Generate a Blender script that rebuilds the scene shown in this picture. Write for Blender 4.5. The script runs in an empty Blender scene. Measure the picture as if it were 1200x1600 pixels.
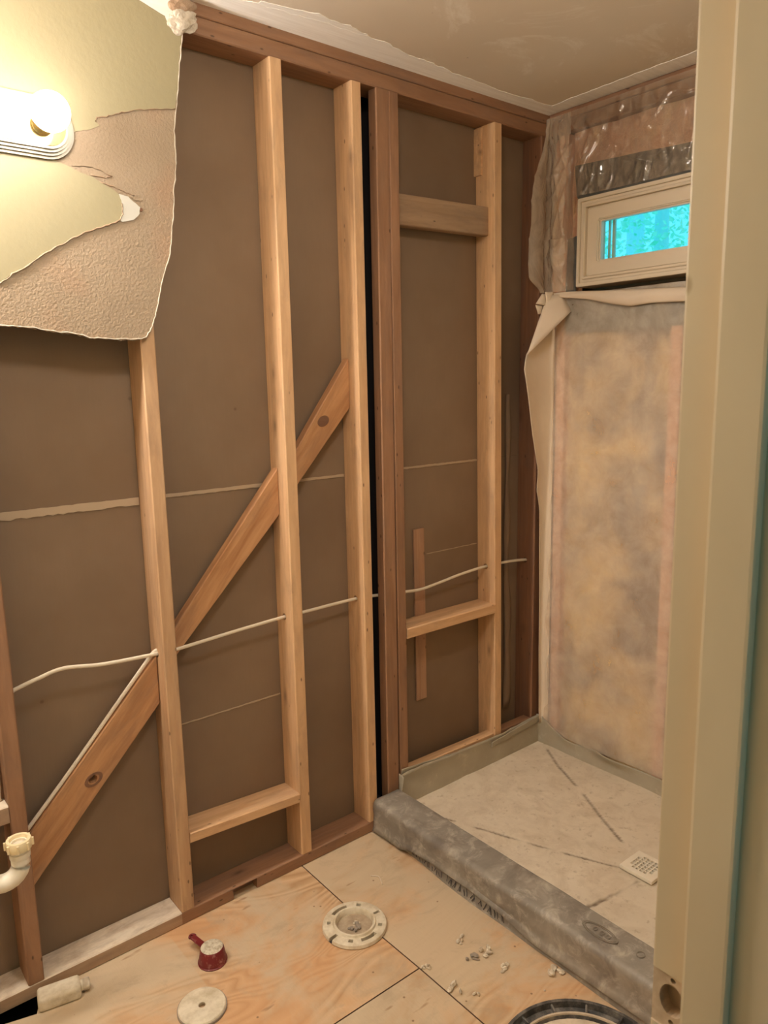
import bpy, bmesh, math, random
from mathutils import Vector, Matrix, noise
random.seed(7)
SC = bpy.context.scene
COL = SC.collection
PI = math.pi

# ------------------------------------------------------------------ camera
cam = bpy.data.cameras.new('camera'); camo = bpy.data.objects.new('camera', cam); COL.objects.link(camo)
cam.sensor_fit = 'VERTICAL'; cam.sensor_height = 36.0; cam.sensor_width = 27.0
cam.lens = 1172.65 / 1600 * 36
cam.clip_start = 0.02
FW = Vector((0.6201307, 0.7656859, -0.17077183)); RT = Vector((0.77486949, -0.63183212, -0.01911664)); UP = Vector((0.12253647, 0.12047106, 0.98512514))
mm = Matrix((RT, UP, -FW)).transposed().to_4x4(); mm.translation = Vector((-2.2898, -1.8481, 1.5058))
camo.matrix_world = mm
cam.dof.use_dof = True; cam.dof.focus_distance = 1.75; cam.dof.aperture_fstop = 14
SC.camera = camo

# ------------------------------------------------------------------ world (daylight outside the window and behind the hall)
W = bpy.data.worlds.new('world'); SC.world = W; W.use_nodes = True
wn = W.node_tree.nodes; wl = W.node_tree.links; wn.clear()
wo = wn.new('ShaderNodeOutputWorld'); wb = wn.new('ShaderNodeBackground')
wtc = wn.new('ShaderNodeTexCoord'); wsx = wn.new('ShaderNodeSeparateXYZ'); wr = wn.new('ShaderNodeValToRGB')
wl.new(wtc.outputs['Generated'], wsx.inputs[0]); wl.new(wsx.outputs['Z'], wr.inputs[0])
wr.color_ramp.elements[0].position = 0.0; wr.color_ramp.elements[0].color = (0.09, 0.48, 0.62, 1)
wr.color_ramp.elements[1].position = 0.7; wr.color_ramp.elements[1].color = (0.04, 0.40, 0.60, 1)
wl.new(wr.outputs[0], wb.inputs['Color']); wb.inputs['Strength'].default_value = 2.1
wl.new(wb.outputs[0], wo.inputs[0])

# ------------------------------------------------------------------ exposure
SC.view_settings.view_transform = 'Standard'; SC.view_settings.look = 'None'
SC.view_settings.gamma = 1.0; SC.view_settings.use_curve_mapping = False
SC.view_settings.exposure = 0.16
BULB = [25.0, 34.0, 225.0, 250.0, 250.0, 250.0]   # globe bulb strengths; right end dimmed, extra out-of-frame bulbs added and boosted for fill
BULB_COL = (1.0, 0.91, 0.82)
DOME = 45.0            # unseen dome lamp added above the frame to fill the room
DOME_COL = (1.0, 0.95, 0.89)
HALL_FILL = 60.0
SC.cycles.max_bounces = 10; SC.cycles.diffuse_bounces = 6; SC.cycles.transparent_max_bounces = 16
SC.cycles.caustics_reflective = False; SC.cycles.caustics_refractive = False
SC.cycles.sample_clamp_indirect = 4.0

# ------------------------------------------------------------------ node helper
class NT:
    def __init__(s, name, bump_dist=0.002):
        s.m = bpy.data.materials.new(name); s.m.use_nodes = True
        s.t = s.m.node_tree; s.t.nodes.clear()
        s.out = s.n('ShaderNodeOutputMaterial'); s.p = s.n('ShaderNodeBsdfPrincipled')
        s.l(s.p.outputs[0], s.out.inputs[0])
        s.tc = s.n('ShaderNodeTexCoord'); s.oi = s.n('ShaderNodeObjectInfo')
    def n(s, t, **k):
        x = s.t.nodes.new(t)
        for a, b in k.items(): setattr(x, a, b)
        return x
    def l(s, a, b): s.t.links.new(a, b)
    def inp(s, node, key, v):
        if hasattr(v, 'is_output') : s.l(v, node.inputs[key])
        else: node.inputs[key].default_value = v
    def coord(s, scale=(1, 1, 1), rnd=True, kind='Object'):
        mp = s.n('ShaderNodeMapping'); s.l(s.tc.outputs[kind], mp.inputs[0]); mp.inputs['Scale'].default_value = scale
        if rnd:
            v = s.n('ShaderNodeVectorMath', operation='MULTIPLY'); cb = s.n('ShaderNodeCombineXYZ')
            for i in range(3): s.l(s.oi.outputs['Random'], cb.inputs[i])
            s.l(cb.outputs[0], v.inputs[0]); v.inputs[1].default_value = (37.1, 91.7, 53.3)
            s.l(v.outputs[0], mp.inputs['Location'])
        return mp.outputs[0]
    def noise(s, co, scale=5, detail=3, rough=.5, dist=0):
        x = s.n('ShaderNodeTexNoise'); s.l(co, x.inputs['Vector'])
        x.inputs['Scale'].default_value = scale; x.inputs['Detail'].default_value = detail
        x.inputs['Roughness'].default_value = rough; x.inputs['Distortion'].default_value = dist
        return x.outputs['Fac']
    def voro(s, co, scale=5, feature='F1'):
        x = s.n('ShaderNodeTexVoronoi', feature=feature); s.l(co, x.inputs['Vector']); x.inputs['Scale'].default_value = scale
        return x.outputs['Distance']
    def math(s, op, a, b=0.0, clamp=False):
        x = s.n('ShaderNodeMath', operation=op); x.use_clamp = clamp
        s.inp(x, 0, a); s.inp(x, 1, b); return x.outputs[0]
    def ramp(s, f, stops, interp='LINEAR'):
        x = s.n('ShaderNodeValToRGB'); s.l(f, x.inputs[0]); cr = x.color_ramp; cr.interpolation = interp
        while len(cr.elements) < len(stops): cr.elements.new(0.5)
        for e, (p, c) in zip(cr.elements, stops):
            e.position = p; e.color = (c, c, c, 1) if isinstance(c, (int, float)) else (*c, 1)
        return x.outputs[0]
    def mix(s, f, a, b, mode='MIX'):
        x = s.n('ShaderNodeMix', data_type='RGBA', blend_type=mode)
        s.inp(x, 0, f)
        for i, v in ((6, a), (7, b)):
            if isinstance(v, tuple): x.inputs[i].default_value = (*v, 1)
            else: s.l(v, x.inputs[i])
        return x.outputs[2]
    def base(s, c):
        if isinstance(c, tuple): s.p.inputs['Base Color'].default_value = (*c, 1)
        else: s.l(c, s.p.inputs['Base Color'])
        return s
    def rough(s, v, spec=None):
        s.inp(s.p, 'Roughness', v)
        if spec is not None: s.p.inputs['Specular IOR Level'].default_value = spec
        return s
    def bump(s, h, strength=.3, dist=.002):
        b = s.n('ShaderNodeBump'); b.inputs['Strength'].default_value = strength; b.inputs['Distance'].default_value = dist
        s.l(h, b.inputs['Height']); s.l(b.outputs[0], s.p.inputs['Normal']); s.bn = b; return s

def wood(name, light, dark, dust=None, dustamt=0.0, knots=True):
    k = NT(name); co = k.coord((1.1, 22, 9)); co2 = k.coord((.5, 5, 5))
    g1 = k.noise(co, 4.0, 5, .6, .6); g2 = k.noise(co2, 3.0, 2, .5, .3)
    c = k.ramp(g1, [(.3, dark), (.68, light)])
    c = k.mix(k.math('MULTIPLY', g2, .45), c, tuple(x * .72 for x in dark))
    if knots:
        v = k.voro(k.coord((1.0, 2.6, 2.6)), 3.2)
        ring = k.ramp(v, [(.0, 1.0), (.035, 1.0), (.07, .35), (.13, 0.0)])
        c = k.mix(k.math('MULTIPLY', ring, .75), c, tuple(x * .25 for x in dark))
        v2 = k.voro(k.coord((3.3, 8.0, 8.0)), 4.0)
        c = k.mix(k.ramp(v2, [(.055, .8), (.10, 0.0)]), c, tuple(x * .2 for x in dark))
    if dust:
        d = k.noise(k.coord((1, 1, 1)), 9, 5, .6)
        f = k.ramp(d, [(max(0, .62 - dustamt), 0.0), (min(1, .9 - dustamt), .92)])
        ge = k.n('ShaderNodeNewGeometry'); sz = k.n('ShaderNodeSeparateXYZ'); k.l(ge.outputs['Normal'], sz.inputs[0])
        c = k.mix(k.math('MULTIPLY', f, k.ramp(sz.outputs['Z'], [(.4, .12), (.8, 1.0)])), c, dust)
    gr = k.noise(k.coord((2.2, 9, 9)), 2.2, 6, .7, .5); c = k.mix(k.ramp(gr, [(.46, 0.0), (.70, .55)]), c, tuple(.55 * x + .05 for x in dark))
    k.base(c).rough(.62, .25).bump(g1, .25, .0012)
    return k.m

M = {}
M['fir'] = wood('fir_stud', (.62, .405, .235), (.46, .27, .145))
M['fir_pale'] = wood('fir_stud_pale', (.76, .50, .285), (.60, .36, .19))
M['fir_dark'] = wood('fir_weathered', (.26, .13, .07), (.17, .08, .045))
M['plate'] = wood('fir_plate', (.37, .205, .12), (.26, .135, .072))
M['brace'] = wood('pine_brace', (.62, .35, .175), (.38, .175, .075), knots=False)
M['old'] = wood('old_board', (.43, .29, .18), (.30, .19, .11))
M['dusty_plate'] = wood('dusty_plate', (.46, .30, .18), (.34, .20, .115), (.74, .64, .50), .42, False)
M['lath'] = wood('lath', (.47, .28, .17), (.35, .19, .11))

k = NT('drywall_back_paper'); co = k.coord((1, 1, 1), True)
n1 = k.noise(co, 2.2, 4, .55); n2 = k.noise(k.coord((60, 60, 4)), 4, 3)
c = k.ramp(n1, [(.3, (.195, .13, .083)), (.7, (.255, .178, .118))])
c = k.mix(k.math('MULTIPLY', n2, .25), c, (.17, .117, .074))
sp = k.voro(co, 5.0); c = k.mix(k.ramp(sp, [(.012, .6), (.03, 0.0)]), c, (.12, .075, .05))
k.base(c).rough(.85, .15).bump(n2, .12, .001); M['back'] = k.m
k = NT('drywall_paper_lap'); k.base((.42, .315, .215)).rough(.85, .15); M['lapc'] = k.m

k = NT('torn_drywall_paper'); co = k.coord()
n1 = k.noise(co, 5, 4); f = k.noise(co, 150, 3, .55); f2 = k.noise(co, 4, 2)
c = k.ramp(n1, [(.3, (.29, .22, .15)), (.7, (.35, .27, .19))]); c = k.mix(k.ramp(f2, [(.5, 0.0), (.66, .6)]), c, (.36, .22, .14))
k.base(c).rough(.9, .1).bump(f, .7, .0035); M['torn'] = k.m

k = NT('yellow_paint'); co = k.coord(); f = k.noise(co, 60, 3, .6)
k.base((.315, .275, .165)).rough(.55, .3).bump(f, .25, .002); M['yellow'] = k.m
k = NT('gypsum_edge'); co = k.coord(); f = k.noise(co, 90, 4, .7)
k.base(k.ramp(f, [(.3, (.42, .36, .28)), (.7, (.60, .54, .45))])).rough(.9, .1).bump(f, .5, .003); M['gypsum'] = k.m
k = NT('white_paste'); k.base((.52, .50, .44)).rough(.7); M['paste'] = k.m
k = NT('painted_wall'); f = k.noise(k.coord(), 70, 3); k.base((.62, .52, .34)).rough(.6, .3).bump(f, .2, .002); M['wallpaint'] = k.m

k = NT('ceiling_paint'); co = k.coord(); n1 = k.noise(co, 1.6, 4); f = k.noise(co, 40, 4, .6)
c = k.ramp(n1, [(.3, (.66, .58, .47)), (.7, (.72, .64, .53))])
scr = k.noise(k.coord((1, 1, 1)), 3.2, 9, .72, 1.2); c = k.mix(k.ramp(scr, [(.55, 0.0), (.66, .5)]), c, (.90, .87, .80))
sp = k.voro(co, 9); c = k.mix(k.ramp(sp, [(.02, .8), (.04, 0.0)]), c, (.25, .19, .13))
k.base(c).rough(.75, .2).bump(f, .2, .002); M['ceil'] = k.m

k = NT('joint_compound'); co = k.coord(); st = k.noise(k.coord((2, 45, 20)), 3, 4, .6); n1 = k.noise(co, 12, 4)
c = k.ramp(st, [(.3, (.84, .82, .78)), (.7, (.95, .94, .91))]); sp = k.voro(co, 7); c = k.mix(k.ramp(sp, [(.02, .8), (.035, 0.0)]), c, (.2, .15, .11))
k.base(c).rough(.85, .15).bump(st, .4, .002); M['mud'] = k.m

def plywood(name, tint):
    k = NT(name); co = k.coord((1, 1, 1), True); cw = k.coord((1.0, 2.3, 1), True)
    nz = k.noise(cw, 1.5, 2, .45, .9)
    band = k.math('FRACT', k.math('MULTIPLY', nz, 17.0)); fine = k.noise(k.coord((30, 5, 5)), 5, 4, .6)
    g = k.ramp(band, [(0, 0.0), (.55, 1.0), (.86, .55), (1, 0.0)])
    c = k.mix(g, (.44, .27, .135), tint)
    c = k.mix(k.math('MULTIPLY', fine, .35), c, (.42, .25, .125))
    patch = k.noise(k.coord((1, 1, 1)), 2.1, 3, .5, .4)
    c = k.mix(k.ramp(patch, [(.46, 0.0), (.58, .65)]), c, (.60, .335, .165))
    dust = k.noise(co, 2.6, 6, .62, .5); sx = k.n('ShaderNodeSeparateXYZ'); k.l(k.tc.outputs['Object'], sx.inputs[0])
    nearwall = k.ramp(k.math('ADD', sx.outputs['X'], 2.6), [(.2, .24), (1.0, 0.09), (1.6, 0.03)])
    df = k.ramp(k.math('ADD', dust, nearwall), [(.46, 0.0), (.60, .82)])
    c = k.mix(df, c, (.56, .455, .315))
    gy = k.noise(k.coord((1.3, 2.2, 1)), 4.5, 6, .7, .8); c = k.mix(k.ramp(gy, [(.52, 0.0), (.68, .55)]), c, (.40, .31, .205))
    sp = k.voro(co, 16); c = k.mix(k.ramp(sp, [(.035, .8), (.06, 0.0)]), c, (.20, .12, .065))
    st = k.noise(k.coord((1.6, 6, 1)), 6, 2, .5); c = k.mix(k.ramp(st, [(.69, 0.0), (.77, .8)]), c, (.27, .15, .075))
    k.base(c).rough(.7, .25).bump(k.math('ADD', fine, k.noise(co, 50, 4)), .25, .0015)
    return k.m
M['ply1'] = plywood('plywood_warm', (.69, .475, .285)); M['ply2'] = plywood('plywood_tan', (.68, .50, .31))
k = NT('plywood_edge'); k.base((.16, .09, .05)).rough(.9); M['dark'] = k.m
k = NT('shade_black'); k.base((.03, .022, .02)).rough(.9); M['black'] = k.m  # near-black that stands in for shade in gaps, slots and holes
k = NT('concealed_wood'); k.base((.20, .12, .07)).rough(.9); M['hidden'] = k.m

k = NT('shower_mortar'); co = k.coord((1, 1, 1), False); n1 = k.noise(co, 3.0, 5, .6); f = k.noise(co, 45, 5, .65)
c = k.ramp(n1, [(.3, (.60, .52, .40)), (.7, (.71, .625, .49))]); m2_ = k.noise(k.coord((1, 1, 1), False), 11, 6, .7, .6); c = k.mix(k.ramp(m2_, [(.45, 0.0), (.72, .75)]), c, (.50, .405, .29)); c = k.mix(k.ramp(f, [(.58, 0.0), (.72, .6)]), c, (.36, .28, .19))
at = k.n('ShaderNodeAttribute', attribute_name='crack'); c = k.mix(at.outputs['Fac'], c, (.14, .10, .07))
sp = k.voro(co, 6); c = k.mix(k.ramp(sp, [(.018, .8), (.035, 0.0)]), c, (.12, .08, .05))
k.base(c).rough(.88, .15).bump(f, .35, .003); M['mortar'] = k.m

k = NT('pvc_liner'); co = k.coord((1, 1, 1)); n1 = k.noise(co, 5, 5, .6); f = k.noise(co, 7, 5, .65, .6); s2 = k.noise(k.coord((1, 1, 1)), 20, 6, .7, .8)
c = k.ramp(n1, [(.3, (.20, .178, .15)), (.7, (.31, .28, .235))]); c = k.mix(k.ramp(f, [(.50, 0.0), (.70, .6)]), c, (.44, .39, .32))
c = k.mix(k.ramp(s2, [(.50, 0.0), (.66, .65)]), c, (.52, .465, .385)); dk = k.noise(co, 9, 4, .6, .5); c = k.mix(k.ramp(dk, [(.52, 0.0), (.66, .7)]), c, (.15, .125, .105))
k.base(c).rough(.5, .35).bump(n1, .2, .004); M['liner'] = k.m
k = NT('pvc_liner_dusty'); co = k.coord((1, 1, 1)); n1 = k.noise(co, 6, 5, .6); s2 = k.noise(co, 24, 6, .7, 1.0)
c = k.ramp(n1, [(.3, (.33, .29, .215)), (.7, (.42, .375, .285))]); c = k.mix(k.ramp(s2, [(.56, 0.0), (.72, .5)]), c, (.55, .47, .36))
k.base(c).rough(.6, .3).bump(n1, .25, .004); M['liner2'] = k.m
k = NT('printed_ink'); k.base((.045, .04, .042)).rough(.7); M['ink'] = k.m
k = NT('embossed_mark'); k.base((.22, .19, .15)).rough(.7); M['mark'] = k.m

k = NT('white_pvc'); k.base(k.ramp(k.noise(k.coord(), 14, 4), [(.35, (.74, .66, .52)), (.65, (.82, .76, .63))])).rough(.4, .4); M['pvc'] = k.m
k = NT('dusty_white'); nz = k.noise(k.coord(), 26, 5, .65); k.base(k.ramp(nz, [(.33, (.52, .43, .29)), (.62, (.73, .65, .50))])).rough(.75, .2).bump(nz, .3, .002); M['dustwhite'] = k.m
k = NT('trap_nut'); k.base((.80, .67, .42)).rough(.4, .4); M['nut'] = k.m
k = NT('cable_sheath'); k.base((.74, .64, .50)).rough(.5, .3); M['cable'] = k.m
k = NT('red_plastic'); nz = k.noise(k.coord(), 60, 5, .7); k.base(k.mix(k.ramp(nz, [(.56, 0.0), (.72, .6)]), (.15, .014, .016), (.45, .28, .22))).rough(.4, .4); M['red'] = k.m
k = NT('gypsum_dust'); nz = k.noise(k.coord(), 90, 4, .7); k.base(k.ramp(nz, [(.35, (.40, .33, .23)), (.6, (.66, .60, .47))])).rough(.95, .1).bump(nz, .4, .002); M['dust'] = k.m
k = NT('shaded_dusty_plug'); nz_ = k.noise(k.coord(), 40, 4, .7); k.base(k.ramp(nz_, [(.35, (.34, .26, .18)), (.65, (.46, .37, .26))])).rough(.95, .1); M['plug'] = k.m  # dust tones darkened to stand for shade inside the flange
k = NT('plaster_crumb'); nz = k.noise(k.coord(), 60, 3); k.base(k.ramp(nz, [(.35, (.50, .41, .30)), (.65, (.76, .68, .54))])).rough(.95, .1); M['crumb'] = k.m
k = NT('grey_crumb'); k.base((.30, .25, .20)).rough(.95); M['crumbgrey'] = k.m
k = NT('black_plastic'); nz = k.noise(k.coord(), 22, 5, .7); k.base(k.ramp(nz, [(.45, (.035, .033, .032)), (.72, (.22, .195, .165))])).rough(.4, .45); M['blackplastic'] = k.m
k = NT('dusty_grey_lid'); nz = k.noise(k.coord(), 18, 6, .7); k.base(k.ramp(nz, [(.35, (.34, .27, .19)), (.65, (.52, .43, .32))])).rough(.7, .25); M['lid'] = k.m

k = NT('lamp_enamel'); k.base((.34, .31, .25)).rough(.3, .5); k.p.inputs['Metallic'].default_value = .4; M['lampring'] = k.m
k = NT('lamp_brass'); k.base((.55, .43, .20)).rough(.16); k.p.inputs['Metallic'].default_value = .9; M['brass'] = k.m
for i_, e_ in enumerate(BULB):
    k = NT('bulb_glow'); k.p.inputs['Base Color'].default_value = (1, .95, .85, 1)
    k.p.inputs['Emission Color'].default_value = (*BULB_COL, 1); k.p.inputs['Emission Strength'].default_value = e_; M['bulb%d' % i_] = k.m
k = NT('fill_dome_glow'); k.p.inputs['Emission Color'].default_value = (*DOME_COL, 1); k.p.inputs['Emission Strength'].default_value = DOME; M['dome'] = k.m
k = NT('hall_fill_glow'); k.p.inputs['Emission Color'].default_value = (1, .86, .66, 1); k.p.inputs['Emission Strength'].default_value = 5; M['hallglow'] = k.m

k = NT('pink_insulation'); co = k.coord(); n1 = k.noise(co, 5, 5, .6); f = k.noise(co, 40, 5, .7)
c = k.ramp(n1, [(.3, (.60, .34, .235)), (.7, (.74, .47, .32))]); c = k.mix(k.ramp(k.noise(co, 9, 3), [(.55, 0.0), (.7, .7)]), c, (.78, .55, .33))
k.base(c).rough(1, .05).bump(f, .6, .01); M['pink'] = k.m
k = NT('tan_insulation'); co = k.coord(); n1 = k.noise(co, 4.2, 5, .6, .5); f = k.noise(co, 30, 5, .7)
c = k.ramp(n1, [(.38, (.27, .19, .14)), (.53, (.64, .49, .28)), (.68, (.80, .63, .33))])
k.base(c).rough(1, .05).bump(f, .6, .01); M['tan'] = k.m
k = NT('pink_stud'); k.base((.66, .42, .31)).rough(.8); M['pinkstud'] = k.m
k = NT('flashing_tape'); nz = k.noise(k.coord(), 30, 5, .7); k.base(k.ramp(nz, [(.35, (.085, .085, .08)), (.7, (.16, .155, .14))])).rough(.5, .3); M['flash'] = k.m
k = NT('vinyl_frame'); k.base((.66, .57, .44)).rough(.4, .35); M['vinyl'] = k.m
k = NT('rough_sill'); nz = k.noise(k.coord((1, 4, 14)), 12, 6, .7); k.base(k.ramp(nz, [(.4, (.06, .045, .03)), (.65, (.34, .23, .13))])).rough(.9).bump(nz, .8, .01); M['sill'] = k.m

# clear crinkled plastic
k = NT('clear_plastic'); tr = k.n('ShaderNodeBsdfTransparent'); tr.inputs[0].default_value = (.95, .91, .85, 1)
gl = k.n('ShaderNodeBsdfGlossy'); gl.inputs['Roughness'].default_value = .10; gl.inputs[0].default_value = (1, .97, .92, 1)
df = k.n('ShaderNodeBsdfDiffuse'); df.inputs[0].default_value = (.62, .50, .38, 1)
m1 = k.n('ShaderNodeMixShader'); m2 = k.n('ShaderNodeMixShader'); fr = k.n('ShaderNodeFresnel'); fr.inputs[0].default_value = 1.5
nz = k.noise(k.coord((4, 9, 3)), 3, 4, .6, 1.2); b = k.n('ShaderNodeBump'); b.inputs['Strength'].default_value = .35; b.inputs['Distance'].default_value = .008; k.l(nz, b.inputs['Height']); k.l(b.outputs[0], gl.inputs['Normal']); k.l(b.outputs[0], fr.inputs['Normal'])
haze = k.ramp(nz, [(.35, .10), (.75, .42)])
k.l(haze, m1.inputs[0]); k.l(tr.outputs[0], m1.inputs[1]); k.l(df.outputs[0], m1.inputs[2])
k.l(k.math('MULTIPLY', fr.outputs[0], 1.6, True), m2.inputs[0]); k.l(m1.outputs[0], m2.inputs[1]); k.l(gl.outputs[0], m2.inputs[2])
k.l(m2.outputs[0], k.out.inputs[0]); M['clear'] = k.m
k = NT('hazy_plastic'); tr = k.n('ShaderNodeBsdfTransparent'); tr.inputs[0].default_value = (.93, .88, .80, 1)
nz = k.noise(k.coord((4, 9, 3)), 3, 4, .6, 1.2); k.base((.66, .55, .42)).rough(.13, .8).bump(nz, .9, .012)
m1 = k.n('ShaderNodeMixShader'); k.l(k.ramp(nz, [(.3, .34), (.75, .62)]), m1.inputs[0]); k.l(tr.outputs[0], m1.inputs[1]); k.l(k.p.outputs[0], m1.inputs[2]); k.l(m1.outputs[0], k.out.inputs[0]); M['hazy'] = k.m
# milky sheet
k = NT('milky_plastic'); tr = k.n('ShaderNodeBsdfTransparent'); tr.inputs[0].default_value = (1, .93, .84, 1)
nz = k.noise(k.coord((1, 6, 2)), 3.5, 5, .6, .6); n2 = k.noise(k.coord((4, 4, 4)), 2.5, 5, .65, .4)
k.base((.86, .77, .64)).rough(.33, .45).bump(k.math('ADD', nz, n2), .35, .008)
m1 = k.n('ShaderNodeMixShader'); k.l(k.ramp(n2, [(.3, .26), (.7, .50)]), m1.inputs[0]); k.l(tr.outputs[0], m1.inputs[1]); k.l(k.p.outputs[0], m1.inputs[2])
k.l(m1.outputs[0], k.out.inputs[0]); M['milky'] = k.m
k = NT('sheet_flap'); nz = k.noise(k.coord(), 6, 3); k.base(k.ramp(nz, [(.3, (.64, .53, .41)), (.7, (.70, .59, .46))])).rough(.55, .3).bump(nz, .1, .004); M['flap'] = k.m
# window glass
k = NT('window_glass'); tr = k.n('ShaderNodeBsdfTransparent'); tr.inputs[0].default_value = (.86, .97, .97, 1); gl = k.n('ShaderNodeBsdfGlossy'); gl.inputs['Roughness'].default_value = .02
m1 = k.n('ShaderNodeMixShader'); m1.inputs[0].default_value = .05; k.l(tr.outputs[0], m1.inputs[1]); k.l(gl.outputs[0], m1.inputs[2]); k.l(m1.outputs[0], k.out.inputs[0]); M['glass'] = k.m
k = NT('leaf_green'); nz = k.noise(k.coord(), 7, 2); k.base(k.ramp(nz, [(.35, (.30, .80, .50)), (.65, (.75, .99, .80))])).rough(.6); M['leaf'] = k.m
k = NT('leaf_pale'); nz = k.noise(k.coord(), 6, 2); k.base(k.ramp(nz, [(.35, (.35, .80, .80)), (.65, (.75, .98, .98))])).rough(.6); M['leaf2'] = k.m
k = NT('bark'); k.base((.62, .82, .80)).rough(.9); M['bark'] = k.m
k = NT('jamb_paint'); nz = k.noise(k.coord((1, 1, .5)), 7, 4); sp = k.voro(k.coord((1.5, 1.5, 1)), 5); c = k.ramp(nz, [(.3, (.45, .36, .235)), (.7, (.51, .42, .285))])
c = k.mix(k.ramp(sp, [(.03, .7), (.05, 0.0)]), c, (.30, .21, .11)); k.base(c).rough(.4, .4).bump(nz, .1, .002); M['jamb'] = k.m
k = NT('raw_mortise'); nz = k.noise(k.coord(), 30, 4); k.base(k.ramp(nz, [(.4, (.36, .26, .17)), (.65, (.55, .43, .30))])).rough(.9); M['mortise'] = k.m

# ------------------------------------------------------------------ mesh helpers
def wmat(o):
    m = o.matrix_basis.copy(); p = o.parent
    if p: m = wmat(p) @ o.matrix_parent_inverse @ m
    return m
def attach(o, parent):
    if parent is not None:
        o.parent = parent; o.matrix_parent_inverse = wmat(parent).inverted()
def mesh(name, verts, faces, mat, parent=None, smooth=False, mats=None, fm=None):
    me = bpy.data.meshes.new(name); me.from_pydata([tuple(v) for v in verts], [], faces); me.update()
    o = bpy.data.objects.new(name, me); COL.objects.link(o)
    for m_ in (mats or [mat]): me.materials.append(m_)
    if fm:
        for p_, i in zip(me.polygons, fm): p_.material_index = i
    if smooth:
        for p_ in me.polygons: p_.use_smooth = True
    attach(o, parent); return o
def recenter(o, loc):
    # move the origin of a mesh built in world space to loc
    loc = Vector(loc); o.data.transform(Matrix.Translation(-loc)); o.matrix_basis = Matrix.Translation(loc)
    return o
def tag(o, label, cat, group=None, kind=None):
    o['label'] = label
    if cat: o['category'] = cat
    if group: o['group'] = group
    if kind: o['kind'] = kind
    return o
def empty(name, loc):
    o = bpy.data.objects.new(name, None); COL.objects.link(o); o.location = loc; o.empty_display_size = .05
    o.matrix_basis = Matrix.Translation(Vector(loc)); return o
def bm_obj(name, bm, mat, parent=None, smooth=False):
    me = bpy.data.meshes.new(name); bmesh.ops.recalc_face_normals(bm, faces=bm.faces); bm.to_mesh(me); bm.free(); me.materials.append(mat)
    if smooth:
        for p_ in me.polygons: p_.use_smooth = True
    o = bpy.data.objects.new(name, me); COL.objects.link(o); attach(o, parent); return o
def board(name, p0, p1, yax, wy, wz, mat, parent=None, ch=.003):
    """lumber from p0 to p1 (centre line), local y along yax with size wy, local z the third axis with size wz"""
    p0 = Vector(p0); p1 = Vector(p1); X = (p1 - p0); Ln = X.length; X.normalize()
    Y = Vector(yax); Y = (Y - X * Y.dot(X)).normalized(); Z = X.cross(Y)
    a, b = wy / 2, wz / 2; c = min(ch, a * .5, b * .5)
    prof = [(-a + c, -b), (a - c, -b), (a, -b + c), (a, b - c), (a - c, b), (-a + c, b), (-a, b - c), (-a, -b + c)]
    vs = [(0, y, z) for y, z in prof] + [(Ln, y, z) for y, z in prof]
    fs = [[i, (i + 1) % 8, 8 + (i + 1) % 8, 8 + i] for i in range(8)] + [list(range(7, -1, -1)), list(range(8, 16))]
    o = mesh(name, vs, fs, mat)
    m = Matrix((X, Y, Z)).transposed().to_4x4(); m.translation = p0; o.matrix_basis = m
    attach(o, parent); return o
def box(name, lo, hi, mat, parent=None, bev=0.0):
    lo = Vector(lo); hi = Vector(hi); c = (lo + hi) / 2
    bm = bmesh.new(); bmesh.ops.create_cube(bm, size=1.0)
    bmesh.ops.scale(bm, vec=hi - lo, verts=bm.verts)
    if bev: bmesh.ops.bevel(bm, geom=bm.edges[:], offset=bev, segments=2, affect='EDGES', profile=.7)
    o = bm_obj(name, bm, mat); o.matrix_basis = Matrix.Translation(c); attach(o, parent); return o
def prism(name, pts, y0, y1, mats, parent=None, axis='Y', side=1):
    """outline pts extruded from y0 (front) to y1; first material on faces, second on the edges"""
    f = {'Y': lambda p, d: (p[0], d, p[1]), 'Z': lambda p, d: (p[0], p[1], d), 'X': lambda p, d: (d, p[0], p[1])}[axis]
    n = len(pts); vs = [f(p, y0) for p in pts] + [f(p, y1) for p in pts]
    fs = [list(range(n)), list(range(2 * n - 1, n - 1, -1))] + [[i, n + i, n + (i + 1) % n, (i + 1) % n] for i in range(n)]
    o = mesh(name, vs, fs, None, parent, mats=mats, fm=[0, 0] + [min(side, len(mats) - 1)] * n)
    bm = bmesh.new(); bm.from_mesh(o.data); bmesh.ops.recalc_face_normals(bm, faces=bm.faces); bmesh.ops.triangulate(bm, faces=[q for q in bm.faces if len(q.verts) > 4]); bm.to_mesh(o.data); bm.free()
    return o
def jag(pts, n=4, amp=.003, seed=1, closed=False):
    r = random.Random(seed); out = []
    m = len(pts) if closed else len(pts) - 1
    for i in range(m):
        a = Vector(pts[i]); b = Vector(pts[(i + 1) % len(pts)]); d = b - a
        nn = Vector((-d.y, d.x)); nn = nn.normalized() if nn.length else nn
        for j in range(n):
            out.append(tuple(a + d * (j / n) + nn * (r.uniform(-amp, amp) if j or i else 0)))
    if not closed: out.append(tuple(pts[-1]))
    return out
def catmull(P, n=8):
    P = [Vector(p) for p in P]; out = []
    for i in range(len(P) - 1):
        a = P[max(i - 1, 0)]; b = P[i]; c = P[i + 1]; d = P[min(i + 2, len(P) - 1)]
        for j in range(n):
            t = j / n; out.append(.5 * ((2 * b) + (c - a) * t + (2 * a - 5 * b + 4 * c - d) * t * t + (3 * b - a - 3 * c + d) * t ** 3))
    out.append(P[-1]); return out
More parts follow.
